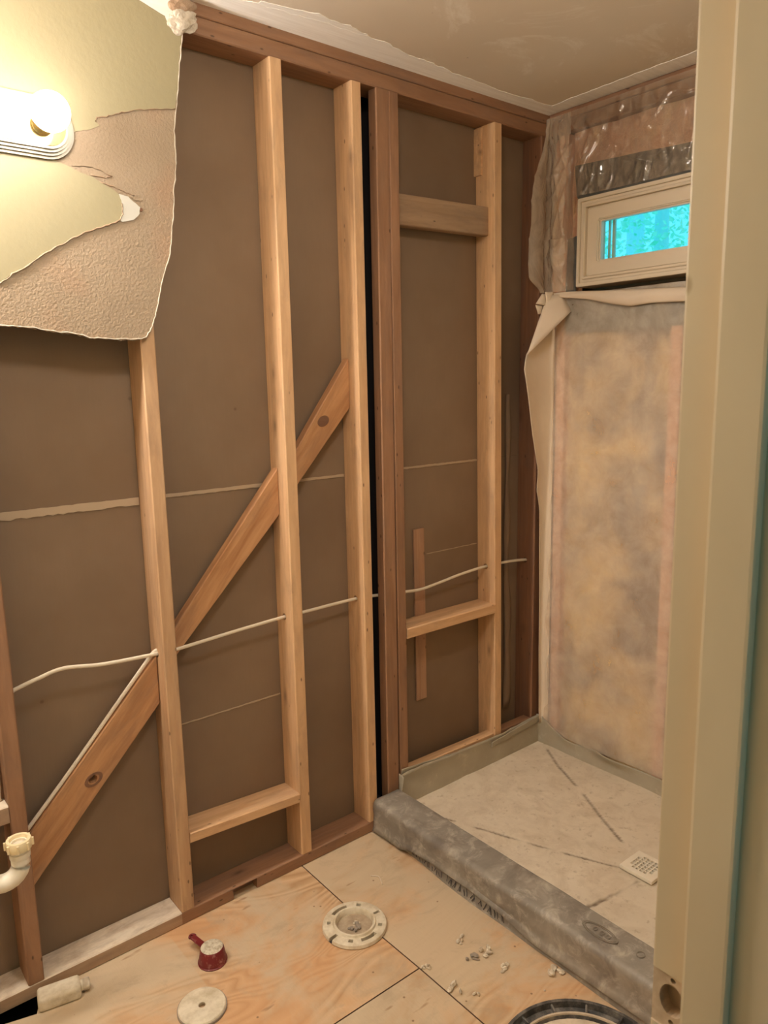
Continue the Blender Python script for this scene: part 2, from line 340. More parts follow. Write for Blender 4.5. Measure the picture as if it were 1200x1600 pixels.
def tube_data(path, r, seg=12, flat=1.0, cap=True):
    vs, fs = [], []; P = [Vector(p) for p in path]
    up = Vector((0, 0, 1))
    for i, p in enumerate(P):
        t = (P[min(i + 1, len(P) - 1)] - P[max(i - 1, 0)]).normalized()
        u = up - t * up.dot(t)
        if u.length < .1: u = Vector((0, 1, 0)) - t * t.y
        u.normalize(); v = t.cross(u)
        rr = r[i] if isinstance(r, (list, tuple)) else r
        for k_ in range(seg):
            a = 2 * PI * k_ / seg; vs.append(p + u * math.cos(a) * rr + v * math.sin(a) * rr * flat)
    for i in range(len(P) - 1):
        for k_ in range(seg):
            a = i * seg + k_; b = i * seg + (k_ + 1) % seg; fs.append([a, b, b + seg, a + seg])
    if cap: fs += [list(range(seg - 1, -1, -1)), list(range(len(vs) - seg, len(vs)))]
    return vs, fs
def tube(name, path, r, mat, parent=None, seg=12, flat=1.0, cap=True):
    vs, fs = tube_data(path, r, seg, flat, cap); return mesh(name, vs, fs, mat, parent, smooth=True)
def lathe(name, prof, c, mat, parent=None, seg=40, smooth=True, axis='Z', closed=False):
    vs, fs = [], []; c = Vector(c)
    for r, z in prof:
        for k_ in range(seg):
            a = 2 * PI * k_ / seg; x, y = r * math.cos(a), r * math.sin(a)
            vs.append({'Z': (x, y, z), 'Y': (x, -z, y)}[axis])
    m = len(prof)
    for i in range(m if closed else m - 1):
        for k_ in range(seg):
            a = i * seg + k_; b = i * seg + (k_ + 1) % seg; j = ((i + 1) % m) * seg
            fs.append([a, b, j + (k_ + 1) % seg, j + k_])
    if not closed:
        if prof[0][0] > 1e-5: fs.append(list(range(seg - 1, -1, -1)))
        if prof[-1][0] > 1e-5: fs.append(list(range((m - 1) * seg, m * seg)))
    o = mesh(name, vs, fs, mat); bm = bmesh.new(); bm.from_mesh(o.data); bmesh.ops.remove_doubles(bm, verts=bm.verts, dist=1e-6); bmesh.ops.recalc_face_normals(bm, faces=bm.faces); bm.to_mesh(o.data); bm.free()
    if smooth:
        for p_ in o.data.polygons: p_.use_smooth = True
        try: o.data.set_sharp_from_angle(angle=math.radians(40))
        except Exception: pass
    o.matrix_basis = Matrix.Translation(c); attach(o, parent); return o
def cut(o, cutter_v, cutter_f):
    """boolean difference baked into o's mesh; cutter given in world space"""
    me = bpy.data.meshes.new('cutter'); me.from_pydata([tuple(v) for v in cutter_v], [], cutter_f); me.update()
    bm = bmesh.new(); bm.from_mesh(me); bmesh.ops.recalc_face_normals(bm, faces=bm.faces); bm.to_mesh(me); bm.free()
    c = bpy.data.objects.new('cutter', me); COL.objects.link(c)
    md = o.modifiers.new('b', 'BOOLEAN'); md.operation = 'DIFFERENCE'; md.solver = 'EXACT'; md.use_self = True; md.object = c
    bpy.context.view_layer.update()
    dg = bpy.context.evaluated_depsgraph_get(); new = bpy.data.meshes.new_from_object(o.evaluated_get(dg))
    o.modifiers.clear(); o.data = new
    bpy.data.objects.remove(c); bpy.data.meshes.remove(me)
def cyl_data(p0, p1, r, seg=14): return tube_data([p0, p1], r, seg)
def grid(name, nu, nv, fn, mat, parent=None, smooth=True, thick=0.0):
    vs = [fn(i / nu, j / nv) for j in range(nv + 1) for i in range(nu + 1)]
    fs = [[j * (nu + 1) + i, j * (nu + 1) + i + 1, (j + 1) * (nu + 1) + i + 1, (j + 1) * (nu + 1) + i] for j in range(nv) for i in range(nu)]
    o = mesh(name, vs, fs, mat, parent, smooth)
    if thick:
        md = o.modifiers.new('thickness', 'SOLIDIFY'); md.thickness = thick; md.offset = 0
    return o
def nz(x, y, z=0.0): return noise.noise(Vector((x, y, z)))
def sstep(a, b, x):
    t = max(0, min(1, (x - a) / (b - a))); return t * t * (3 - 2 * t)
def lerp_tab(tab, x):
    if x <= tab[0][0]: return tab[0][1]
    for (a, b), (c, d) in zip(tab, tab[1:]):
        if x <= c: return b + (d - b) * (x - a) / (c - a)
    return tab[-1][1]

# ------------------------------------------------------------------ dimensions
CZ = 2.431         # ceiling
YF = -1.517        # bath-side face of the door wall
XL = -3.2          # left wall
D = .089           # stud depth

# ================================================================== FLOOR
floor = empty('floor', (-1.6, -.75, 0)); tag(floor, 'worn plywood subfloor of three sheets with patches of plaster dust', 'floor', kind='structure')
SX = -1.152        # seam running away from the framed wall
def sheet(pts, mat): return prism('plywood_sheet', pts, 0.0, -.018, [mat, M['dark']], floor, 'Z')
g = .0018
notch = [(-1.925, .089), (-1.925, .02), (-1.960, -.055), (-2.05, -.030), (-2.30, -.02), (-2.30, .089)]
sheet([(XL, .089)] + [(-2.30, .089), (-2.30, -.02), (-2.05, -.030), (-1.960, -.055), (-1.925, .02), (-1.925, .089)] + [(SX - g, .089), (SX - g - .006, -.30), (SX - g, -.553 + g), (XL, -.535 + g)], M['ply1'])
sheet([(XL, -.535 - g), (SX - g, -.553 - g), (SX - g + .004, -1.2), (SX - g, -1.66), (XL, -1.66)], M['ply1'])
sheet([(SX + g, .089), (SX + g - .006, -.30), (SX + g, -.553), (SX + g + .004, -1.2), (SX + g, -1.66), (.1, -1.66), (.1, .089)], M['ply2'])
box('joist_deck', (XL, -1.66, -.20), (.1, .30, -.16), M['black'], floor); box('light_skirt', (XL - .1, -1.70, -.2), (.1, -1.66, -.02), M['black'], floor); box('light_skirt', (XL - .1, -1.7, -.2), (XL, .3, -.0), M['black'], floor)  # black boxes added under the floor to darken the notch and block daylight

# ================================================================== CEILING
ceil = box('ceiling', (XL, -1.66, CZ), (.12, .12, CZ + .03), M['ceil']); tag(ceil, 'scuffed tan painted drywall ceiling above the stud wall and shower', 'ceiling', kind='structure')
edge = [(-1.40, -.062), (-1.267, -.077), (-1.16, -.09), (-1.057, -.102), (-.95, -.104), (-.846, -.106), (-.74, -.086), (-.64, -.084), (-.567, -.070), (-.44, -.064), (-.326, -.058), (-.2, -.064), (-.071, -.068)]
e2 = jag(edge, 5, .005, 3)
prism('joint_compound_strip', [(-1.40, .004)] + e2 + [(-.001, -.068), (-.001, .004)], CZ - .0014, CZ + .001, [M['mud'], M['mud']], ceil, 'Z')['label'] = 'rough white joint compound band along the stud wall'
e3 = jag([(-1.23, -.10), (-1.1, -.128), (-.98, -.125), (-.9, -.106)], 6, .006, 5)
prism('joint_compound_strip', e3 + [(-.9, -.09), (-1.23, -.07)], CZ - .0010, CZ + .001, [M['mud'], M['mud']], ceil, 'Z')['label'] = 'thin feathered smear of joint compound'
e4 = jag([(-.07, -.066), (-.076, -.172), (-.079, -.3), (-.082, -.415), (-.085, -.603), (-.088, -1.0), (-.085, -1.515)], 6, .004, 6)
prism('joint_compound_strip', e4 + [(.0, -1.515), (.0, -.066)], CZ - .0014, CZ + .001, [M['mud'], M['mud']], ceil, 'Z')['label'] = 'rough joint compound band above the window wall'

# ================================================================== FRAMED WALL
wall = empty('wall_back', (-1.6, .045, 0)); tag(wall, 'opened stud wall with bare fir studs, plates and the brown backs of drywall', 'wall', kind='structure')
cz0, cz1 = .038, 2.357
studs = {}
def stud(xr0, xr1, mat, key, w=.038, y0=0.0, y1=D, z0=cz0, z1=cz1):
    yc = (y0 + y1) / 2
    o = board('stud', (xr0 - w / 2, yc, z0), (xr1 - w / 2, yc, z1), (0, 1, 0), y1 - y0, w, mat, wall); studs[key] = o; return o
stud(-2.33, -2.33, M['fir'], 'H'); stud(-1.923, -1.921, M['plate'], 'G')
stud(-1.5165, -1.5178, M['fir'], 'A'); stud(-1.1146, -1.1146, M['fir_pale'], 'B'); stud(-.8455, -.8478, M['fir_pale'], 'C', .036)
stud(-.7475, -.7435, M['plate'], 'D1', .050, 0, .038)['label'] = 'wide flat backing stud beside the dark gap'
stud(-.703, -.7065, M['plate'], 'D2', .0375)
stud(-.224, -.247, M['fir_pale'], 'E'); stud(.001, .012, M['fir_dark'], 'F', .05)
board('bottom_plate', (XL, .0445, .019), (-1.556, .0445, .019), (0, 1, 0), D, .038, M['dusty_plate'], wall)['label'] = 'bottom plate thick with pale plaster dust'
board('bottom_plate', (-1.556, .0445, .019), (.02, .0445, .019), (0, 1, 0), D, .038, M['plate'], wall)
board('top_plate', (XL, .0445, 2.3785), (.012, .0445, 2.3785), (0, 1, 0), D, .043, M['plate'], wall)
board('top_plate', (XL, .0445, 2.4215), (.012, .0445, 2.4215), (0, 1, 0), D, .041, M['plate'], wall)
# drywall of the room behind, seen from its back: two sheets high, a gap where a partition meets
def panel(x0, x1, z0, z1): return box('drywall_panel', (x0, D + .0005, z0), (x1, D + .0125, z1), M['back'], wall, .0012)
for x0, x1 in ((XL, -.866), (-.742, .10)):
    panel(x0, x1, .0, 1.2148); panel(x0, x1, 1.2152, CZ)
def torn_strip(x0, x1, z, h, seed, amp=.0025):
    up = jag([(x0, z), (x1, z)], int((x1 - x0) / .012), .0008, seed); dn = jag([(x1, z - h), (x0, z - h)], int((x1 - x0) / .012), amp, seed + 1)
    o = prism('paper_lap', up + dn, D - .0018, D + .001, [M['lapc'], M['lapc']], wall, 'Y'); return o
torn_strip(-1.92, -1.5565, 1.2175, .020, 11); torn_strip(-1.516, -1.154, 1.2175, .010, 13, .0012); torn_strip(-1.113, -.884, 1.2175, .008, 15, .001); torn_strip(-.704, -.275, 1.2175, .007, 17, .001)
torn_strip(-1.516, -1.154, .553, .0035, 19, .001); torn_strip(-.53, -.275, .9, .0025, 21, .0008)
box('backing', (XL - .1, .33, -.2), (.13, .36, CZ + .03), M['black'], wall); box('backing', (XL - .1, .015, -.2), (XL - .0, .33, CZ + .03), M['black'], wall); box('backing', (XL - .1, .09, CZ), (.13, .36, CZ + .03), M['black'], wall); box('backing', (XL - .1, .09, -.2), (.13, .36, -.17), M['black'], wall)  # unseen black boxes added behind the wall to stop light leaks
# box behind the gap, coloured black for its shade and closed against daylight
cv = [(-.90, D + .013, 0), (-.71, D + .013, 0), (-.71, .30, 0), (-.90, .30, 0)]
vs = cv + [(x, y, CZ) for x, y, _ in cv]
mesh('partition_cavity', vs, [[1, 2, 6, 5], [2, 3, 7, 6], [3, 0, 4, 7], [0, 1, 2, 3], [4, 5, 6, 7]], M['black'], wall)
# diagonal bracing, cut between the studs
def diag(name, tl, tr, bl, br, y=.045, t=.030):
    a = (Vector(tl) + Vector(bl)) / 2; b = (Vector(tr) + Vector(br)) / 2
    pts = [tl, tr, br, bl]
    d = (Vector(tr) - Vector(tl)); ln = d.length; ang = math.atan2(d.y, d.x)
    # build in a frame whose X runs along the board so that the grain follows it
    R_ = Matrix.Rotation(-ang, 2); q = [R_ @ (Vector(p) - Vector(tl)) for p in pts]
    c = .003
    vs = [(p.x, 0, p.y) for p in q] + [(p.x, t, p.y) for p in q]
    o = mesh(name, vs, [[0, 1, 2, 3], [7, 6, 5, 4], [0, 4, 5, 1], [1, 5, 6, 2], [2, 6, 7, 3], [3, 7, 4, 0]], M['brace'])
    bm = bmesh.new(); bm.from_mesh(o.data); bmesh.ops.recalc_face_normals(bm, faces=bm.faces); bmesh.ops.bevel(bm, geom=bm.edges[:], offset=.0025, segments=1, affect='EDGES'); bm.to_mesh(o.data); bm.free()
    o.matrix_basis = Matrix.Translation((tl[0], y, tl[1])) @ Matrix.Rotation(-ang, 4, 'Y'); attach(o, wall); return o
b1 = diag('diagonal_brace', (-1.921, .401), (-1.556, .792), (-1.921, .263), (-1.556, .654))
b2 = diag('diagonal_brace', (-1.517, .834), (-1.153, 1.265), (-1.517, .758), (-1.153, 1.126))
b3 = diag('diagonal_brace', (-1.113, 1.277), (-.884, 1.581), (-1.113, 1.178), (-.884, 1.429))
# knots: the lower one has lost its heart
cut(b1, *cyl_data((-1.748, .03, .497), (-1.752, .064, .503), .0115, 12))
for (x, z, r, p_) in ((-1.748, .499, .019, b1), (-.987, 1.392, .017, b3)):
    vs, fs = [], []
    for kk in range(18):
        a = 2 * PI * kk / 18
        for rr in (.0122, r): vs.append((x + (rr * 1.2) * math.cos(a) + .3 * rr * math.sin(a), .0437, z + rr * math.sin(a)))
    fs = [[2 * i, 2 * i + 1, (2 * i + 3) % 36, (2 * i + 2) % 36] for i in range(18)]
    if p_ is b3: fs.append([2 * i for i in range(18)])
    o = mesh('knot', vs, fs, M['fir_dark'], p_); o.modifiers.new('t', 'SOLIDIFY').thickness = .0012
# blocking
def block(x0, x1, zt0, zt1, h, y0, y1, mat): return board('blocking', (x0, (y0 + y1) / 2, zt0 - h / 2), (x1, (y0 + y1) / 2, zt1 - h / 2), (0, 1, 0), y1 - y0, h, mat, wall)
block(-1.516, -1.153, .268, .249, .031, -.001, D, M['fir_pale'])
block(-.702, -.266, .681, .679, .036, -.003, D, M['fir_pale'])
block(-.706, -.276, 2.083, 2.092, .094, .028, .066, M['old'])['label'] = 'weathered grey board high in the shower bay'
block(-.706, -.266, .166, .160, .09, .004, .042, M['fir_pale']); block(-.224, -.05, .158, .156, .09, .004, .042, M['plate'])
block(-2.332, -1.961, .528, .528, .045, .0, .05, M['dusty_plate'])
box('scab_block', (-.292, .055, 2.20), (-.2736, .089, 2.352), M['fir_pale'], wall, .002)
board('lath_strip', (-.565, D - .004, .362), (-.571, D - .004, .996), (1, 0, 0), .050, .008, M['lath'], wall)
# loose edge of torn plastic hanging in the corner bay
def hang(u, v):
    z = .19 + v * 1.26; w = .020 + .02 * (1 - v) + .006 * math.sin(v * 23)
    return (-.127 + u * w + .004 * math.sin(v * 9), .080 - .008 * math.sin(u * PI) + .006 * nz(v * 6, u * 2, 3), z + .02 * u * (1 - v))
grid('hanging_strip', 4, 40, hang, M['back'], wall, True, .0015)['label'] = 'strip of torn liner hanging in the corner bay'
# dark stain block on the bottom plate (a hole cut for a pipe)
cut([o for o in COL.objects if o.name.startswith('bottom_plate')][1], *[(lambda lo, hi: ([(x, y, z) for x in (lo[0], hi[0]) for y in (lo[1], hi[1]) for z in (lo[2], hi[2])], [[0, 1, 3, 2], [4, 6, 7, 5], [0, 4, 5, 1], [2, 3, 7, 6], [0, 2, 6, 4], [1, 5, 7, 3]]))((-1.395, -.01, -.01), (-1.315, .03, .034))][0])
# holes for the cable
CY = .045
for key, z in (('A', .794), ('B', .811), ('C', .813), ('D2', .800), ('E', .816), ('F', .803)):
    o = studs[key]; x = wmat(o).translation.x
    cut(o, *cyl_data((x - .06, CY, z), (x + .06, CY, z), .0105, 12))
    for s in (0,):
        pass
# ---- drywall left on the upper left
redge = [(-1.401, 2.348), (-1.408, 2.31), (-1.414, 2.274), (-1.423, 2.214), (-1.43, 2.17), (-1.438, 2.117), (-1.44, 2.073), (-1.439, 2.034), (-1.45, 1.976), (-1.454, 1.915), (-1.461, 1.885), (-1.464, 1.851), (-1.477, 1.807), (-1.494, 1.761), (-1.507, 1.714), (-1.517, 1.683), (-1.522, 1.667), (-1.532, 1.644), (-1.546, 1.624), (-1.568, 1.619), (-1.607, 1.618), (-1.645, 1.619), (-1.683, 1.621), (-1.714, 1.629), (-1.747, 1.631), (-1.781, 1.636), (-1.808, 1.641), (-1.841, 1.642), (-1.873, 1.643), (-2.1, 1.65), (-2.5, 1.64), (-3.19, 1.65)]
rj = jag(redge, 5, .0022, 31)
dw = prism('drywall_remnant', rj + [(-3.19, CZ - .002), (-1.375, CZ - .002), (-1.37, 2.40)], -.0127, -.0006, [M['torn'], M['gypsum']], wall, 'Y')
dw['label'] = 'torn piece of drywall with peeled yellow paint behind the lamp'
def lip(path, w, seed, y=-.0131):
    """thin raised curl of torn paper along an edge"""
    pts = jag(path, 4, .0015, seed); r = random.Random(seed); vs, fs = [], []
    P = [Vector((p[0], y - r.uniform(0, .0012), p[1])) for p in pts]
    return tube_data(P, [w * r.uniform(.5, 1.1) for _ in P], 6)
vs, fs = lip([(a + .0005, b + .001) for a, b in redge[:-2]], .0018, 33); mesh('torn_edge', vs, fs, M['gypsum'], dw, True)['label'] = 'raised torn paper edge'
upb = [(-1.506, 2.389), (-1.445, 2.371), (-1.435, 2.35), (-1.405, 2.339), (-1.415, 2.273), (-1.424, 2.214), (-1.4325, 2.169), (-1.471, 2.161), (-1.511, 2.152), (-1.551, 2.14), (-1.582, 2.129), (-1.603, 2.119), (-1.626, 2.112), (-1.629, 2.103), (-1.621, 2.097), (-1.629, 2.09), (-1.651, 2.082), (-1.677, 2.073)]
lowb = [(-1.739, 2.008), (-1.714, 2.002), (-1.68, 1.991), (-1.645, 1.981), (-1.61, 1.965), (-1.587, 1.953), (-1.581, 1.932), (-1.581, 1.908), (-1.589, 1.893), (-1.617, 1.88), (-1.647, 1.869), (-1.678, 1.855), (-1.707, 1.839), (-1.744, 1.816), (-1.78, 1.794), (-1.809, 1.771), (-1.837, 1.754), (-1.865, 1.732)]
prism('paint_layer', jag(upb, 4, .0012, 41) + [(-1.72, 2.055), (-3.19, 2.055), (-3.19, 2.42), (-1.62, 2.42)], -.0142, -.0127, [M['yellow'], M['gypsum']], dw, 'Y')['label'] = 'intact yellow paint above the lamp'
prism('paint_layer', [(-1.76, 2.02)] + jag(lowb, 4, .0014, 43) + [(-1.95, 1.69), (-3.19, 1.67), (-3.19, 2.02)], -.0142, -.0127, [M['yellow'], M['gypsum']], dw, 'Y')['label'] = 'pointed tongue of yellow paint below the lamp'
prism('joint_compound', [(-1.62, 2.4205), (-1.506, 2.3895), (-1.446, 2.3715), (-1.437, 2.353), (-1.40, 2.345), (-1.385, CZ - .003), (-1.62, CZ - .003)], -.0140, -.0127, [M['mud'], M['mud']], dw, 'Y')
vs, fs = lip(lowb[6:], .0019, 45, -.0142); mesh('torn_edge', vs, fs, M['torn'], dw, True); vs, fs = lip(upb[6:14], .0013, 46, -.0142); mesh('torn_edge', vs, fs, M['torn'], dw, True)
for i, pth in enumerate(([(-1.69, 2.0), (-1.66, 2.004), (-1.63, 2.002), (-1.60, 1.990), (-1.615, 1.985), (-1.65, 1.986)], [(-1.63, 1.974), (-1.60, 1.968), (-1.57, 1.958), (-1.55, 1.954)], [(-1.56, 1.949), (-1.545, 1.943), (-1.53, 1.945)])):
    vs, fs = lip(pth, .0014, 50 + i); mesh('paper_ridge', vs, fs, M['torn'], dw, True)
prism('white_paste', jag([(-1.587, 1.953), (-1.566, 1.949), (-1.548, 1.936), (-1.538, 1.929), (-1.541, 1.914), (-1.557, 1.898), (-1.583, 1.89), (-1.589, 1.893), (-1.581, 1.908), (-1.581, 1.932)], 3, .0012, 61, True), -.0148, -.0127, [M['paste'], M['paste']], dw, 'Y')['label'] = 'dab of white filler at the tip of the paint'
lathe('nail_head', [(.0005, .0), (.0045, .0005), (.004, .002), (.0005, .0022)], (-1.536, -.0127, 1.924), M['fir_dark'], dw, 12, axis='Y')
# crumbled corner lump
bm = bmesh.new(); bmesh.ops.create_icosphere(bm, subdivisions=4, radius=1.0)
for v in bm.verts:
    d_ = 1 + .30 * nz(v.co.x * 1.8 + 3, v.co.y * 1.8, v.co.z * 1.8) + .09 * nz(v.co.x * 6, v.co.y * 6, v.co.z * 6 + 4)
    v.co = Vector((v.co.x * .041 * d_, v.co.y * .014 * d_, v.co.z * .030 * d_))
    v.co.z += v.co.x * .28
lump = bm_obj('crumbled_gypsum', bm, M['gypsum'], None, False); lump.matrix_basis = Matrix.Translation((-1.402, -.012, 2.372)); attach(lump, dw); lump['label'] = 'crumbled gypsum at the top corner'
bm = bmesh.new(); bmesh.ops.create_icosphere(bm, subdivisions=3, radius=1.0)
for v in bm.verts:
    d_ = 1 + .25 * nz(v.co.x * 2 + 7, v.co.y * 2, v.co.z * 2)
    v.co = Vector((v.co.x * .034 * d_, v.co.y * .012 * d_, v.co.z * .017 * d_)); v.co.z += v.co.x * .2
lump2 = bm_obj('crumbled_gypsum', bm, M['torn'], None, False); lump2.matrix_basis = Matrix.Translation((-1.40, -.016, 2.403)); attach(lump2, dw)

# ================================================================== WINDOW WALL
rw = empty('wall_right', (.045, -.76, 0)); tag(rw, 'exterior stud wall with pink insulation around the small window', 'wall', kind='structure')
WY0, WY1, WZ0, WZ1 = -.139, -.90, 1.824, 2.121
box('sheathing', (.10, -1.66, -.0), (.115, WY1 + .006, CZ), M['hidden'], rw); box('sheathing', (.10, WY0 - .006, -.2), (.125, .36, CZ + .03), M['hidden'], rw); box('sheathing', (.10, -1.66, -.2), (.125, .3, 0), M['hidden'], rw); box('corner_light_block', (.012, .0, 0), (.10, .088, CZ), M['fir_dark'], rw)  # last box added at the corner to stop daylight leaking between the walls
box('sheathing', (.10, WY1 - .02, 0), (.115, WY0 + .02, WZ0 + .006), M['hidden'], rw); box('sheathing', (.10, WY1 - .02, WZ1 - .006), (.115, WY0 + .02, CZ), M['hidden'], rw)
def rstud(y0, y1, z0, z1, mat): return board('stud', (.0465, (y0 + y1) / 2, z0), (.0465, (y0 + y1) / 2, z1), (1, 0, 0), .085, y1 - y0, mat, rw)
rstud(-.085, -.045, .04, 2.35, M['pinkstud']); rstud(-.545, -.505, .04, 1.72, M['pinkstud']); rstud(-.97, -.93, .04, 2.35, M['pinkstud']); rstud(-1.40, -1.36, .04, 2.35, M['pinkstud'])
board('top_plate', (.046, .0, 2.378), (.046, -1.51, 2.378), (1, 0, 0), .084, .043, M['plate'], rw); board('top_plate', (.046, .0, 2.4215), (.046, -1.51, 2.4215), (1, 0, 0), .084, .041, M['plate'], rw)
board('rough_sill', (.05, WY0 + .045, 1.775), (.05, WY1, 1.775), (1, 0, 0), .07, .05, M['sill'], rw)
def batt(y0, y1, z0, z1, mat, seed, dep=.018):
    def f(u, v):
        y = y0 + (y1 - y0) * u; z = z0 + (z1 - z0) * v
        e = min(1, 6 * u, 6 * (1 - u), 8 * v, 8 * (1 - v))
        return (.035 - dep * e + .012 * nz(y * 9, z * 9, seed) + .005 * nz(y * 30, z * 30, seed), y, z)
    return grid('insulation_batt', 30, max(8, int((z1 - z0) * 50)), f, mat, rw)
batt(-.043, -.005, .05, 2.35, M['pink'], 1, .014); batt(-.505, -.085, .05, 1.70, M['tan'], 2, .022); batt(-.93, -.545, .05, 1.70, M['tan'], 3, .022); batt(-1.36, -.97, .05, 2.35, M['tan'], 4, .022)
batt(-.93, -.085, 2.13, 2.355, M['pink'], 5, .026); batt(WY0 + .002, -.085, 1.70, 2.14, M['pink'], 6, .012)
# flashing tape
def tape(pts, seed, x=-.004): return prism('flashing_tape', jag(pts, 5, .0012, seed, True), x, x + .003, [M['flash'], M['flash']], rw, 'X')
tape([(-.118, 2.236), (-.55, 2.212), (-.93, 2.205), (-.93, 2.124), (-.134, 2.124), (-.126, 2.14)], 71, .0)
tape([(-.094, 1.995), (-.132, 2.0), (-.133, 1.81), (-.088, 1.81)], 72, .0)
tape([(-.09, 1.752), (-.93, 1.752), (-.93, 1.665), (-.09, 1.67)], 73, .0)
# ---- window
win = empty('window_1', (.03, -.52, WZ0)); tag(win, 'small white vinyl awning window high on the plastic covered wall', 'window', kind='structure')
def ringx(name, y0, y1, z0, z1, w, x0, x1, mat, parent, bev=.002):
    a = [(y0, z0), (y1, z0), (y1, z1), (y0, z1)]; s = 1 if y1 > y0 else -1
    b_ = [(y0 + s * w, z0 + w), (y1 - s * w, z0 + w), (y1 - s * w, z1 - w), (y0 + s * w, z1 - w)]
    vs = [(x0, *p) for p in a] + [(x0, *p) for p in b_] + [(x1, *p) for p in a] + [(x1, *p) for p in b_]; fs = []
    for i in range(4):
        j = (i + 1) % 4; fs += [[i, j, 4 + j, 4 + i], [8 + i, 12 + i, 12 + j, 8 + j], [i, 8 + i, 8 + j, j], [4 + i, 4 + j, 12 + j, 12 + i]]
    o = mesh(name, vs, fs, mat, parent); bm = bmesh.new(); bm.from_mesh(o.data); bmesh.ops.recalc_face_normals(bm, faces=bm.faces); bmesh.ops.bevel(bm, geom=bm.edges[:], offset=bev, segments=2, affect='EDGES'); bm.to_mesh(o.data); bm.free(); return o
ringx('window_frame', WY0, WY1, WZ0, WZ1, .012, -.010, .095, M['vinyl'], win); ringx('window_frame', WY0 - .012, WY1 + .012, WZ0 + .012, WZ1 - .012, .012, -.003, .09, M['vinyl'], win)
ringx('window_frame', WY0 - .024, WY1 + .024, WZ0 + .024, WZ1 - .024, .008, -.0085, .085, M['vinyl'], win)
sash = ringx('window_sash', WY0 - .032, WY1 + .032, WZ0 + .032, WZ1 - .032, .047, .004, .05, M['vinyl'], win, .004)
box('glass_pane', (.026, WY1 + .075, WZ0 + .075), (.030, WY0 - .075, WZ1 - .075), M['glass'], win)
ringx('glazing_bead', WY0 - .079, WY1 + .079, WZ0 + .079, WZ1 - .079, .006, .012, .03, M['vinyl'], win, .001)
# muntin-like screen edge seen through the pane
box('screen_frame', (.060, WY0 - .108, WZ0 + .03), (.068, WY0 - .098, WZ1 - .03), M['vinyl'], win); box('screen_frame', (.060, WY0 - .088, WZ0 + .03), (.068, WY0 - .082, WZ1 - .03), M['vinyl'], win)

# ---- clear crinkled plastic over the upper wall (opening cut round the window)
FOLDS = [((-.43, 2.315), (-.475, 2.37), .012), ((-.405, 2.275), (-.43, 2.315), .012), ((-.30, 2.36), (-.315, 2.405), .010), ((-.315, 2.405), (-.38, 2.412), .010), ((-.50, 2.262), (-.485, 2.20), .014), ((-.485, 2.20), (-.44, 2.19), .012), ((-.40, 2.21), (-.34, 2.14), .014),
         ((-.235, 2.225), (-.225, 2.15), .012), ((-.42, 2.18), (-.30, 2.235), .010), ((-.02, 2.36), (-.08, 2.02), .012), ((-.05, 2.38), (-.10, 2.20), .012), ((-.03, 2.22), (-.11, 2.30), .012), ((-.02, 2.12), (-.12, 2.27), .012), ((-.03, 2.0), (-.10, 2.19), .012), ((-.07, 1.84), (-.03, 2.05), .014), ((-.10, 1.83), (-.05, 1.92), .010), ((-.14, 2.18), (-.19, 2.33), .010), ((-.55, 2.17), (-.60, 2.33), .012), ((-.16, 2.40), (-.22, 2.30), .010), ((-.03, 2.30), (-.04, 1.9), .010)]
def nz_edge(z): return noise.noise(Vector((z * 7, 1.3, 2.2)))
def foldh(y, z):
    h = 0; p = Vector((y, z))
    for a, b, w in FOLDS:
        a = Vector(a); b = Vector(b); d_ = b - a; t = max(0, min(1, (p - a).dot(d_) / d_.length_squared)); q = (p - (a + d_ * t)).length / (w * (.6 + .8 * math.sin(t * PI)))
        if q < 1: h = max(h, .009 * (1 - q) ** 1.5 * (.5 + .5 * math.sin(t * PI)))
    return h
def crink(y, z):
    a = .010 * nz(y * 5 + z * 3, z * 6 - y * 2, 1) + .007 * nz(y * 16 + z * 10, z * 9 - y * 7, 2)
    rdg = .009 * (1 - min(1, abs(nz(y * 8 + z * 9, z * 5 - y * 6, 7)) * 5)); rdg2 = .005 * (1 - min(1, abs(nz(y * 19 - z * 5, z * 13 + y * 9, 9)) * 5))
    return a * .8 + rdg * .5 + rdg2 * .4 + foldh(y, z)
vs, fs, idx = [], [], {}
NY, NZ = 200, 130; y0, y1, z0, z1 = .0, -1.0, 1.815, 2.413
for j in range(NZ + 1):
    for i in range(NY + 1):
        y = y0 + (y1 - y0) * i / NY; z = z0 + (z1 - z0) * j / NZ
        ins = (WY1 - .004 < y < WY0 + .002) and z < WZ1 + .004
        if ins: continue
        e = sstep(2.413, 2.36, z)
        x = -.010 - crink(y, z) * e - .004
        if z < 2.0: x -= .012 * (1 - abs(y + .05) / .06) if abs(y + .05) < .06 else 0
        idx[i, j] = len(vs); vs.append((x, y, z))
for j in range(NZ):
    for i in range(NY):
        q = [(i, j), (i + 1, j), (i + 1, j + 1), (i, j + 1)]
        if all(p in idx for p in q): fs.append([idx[p] for p in q])
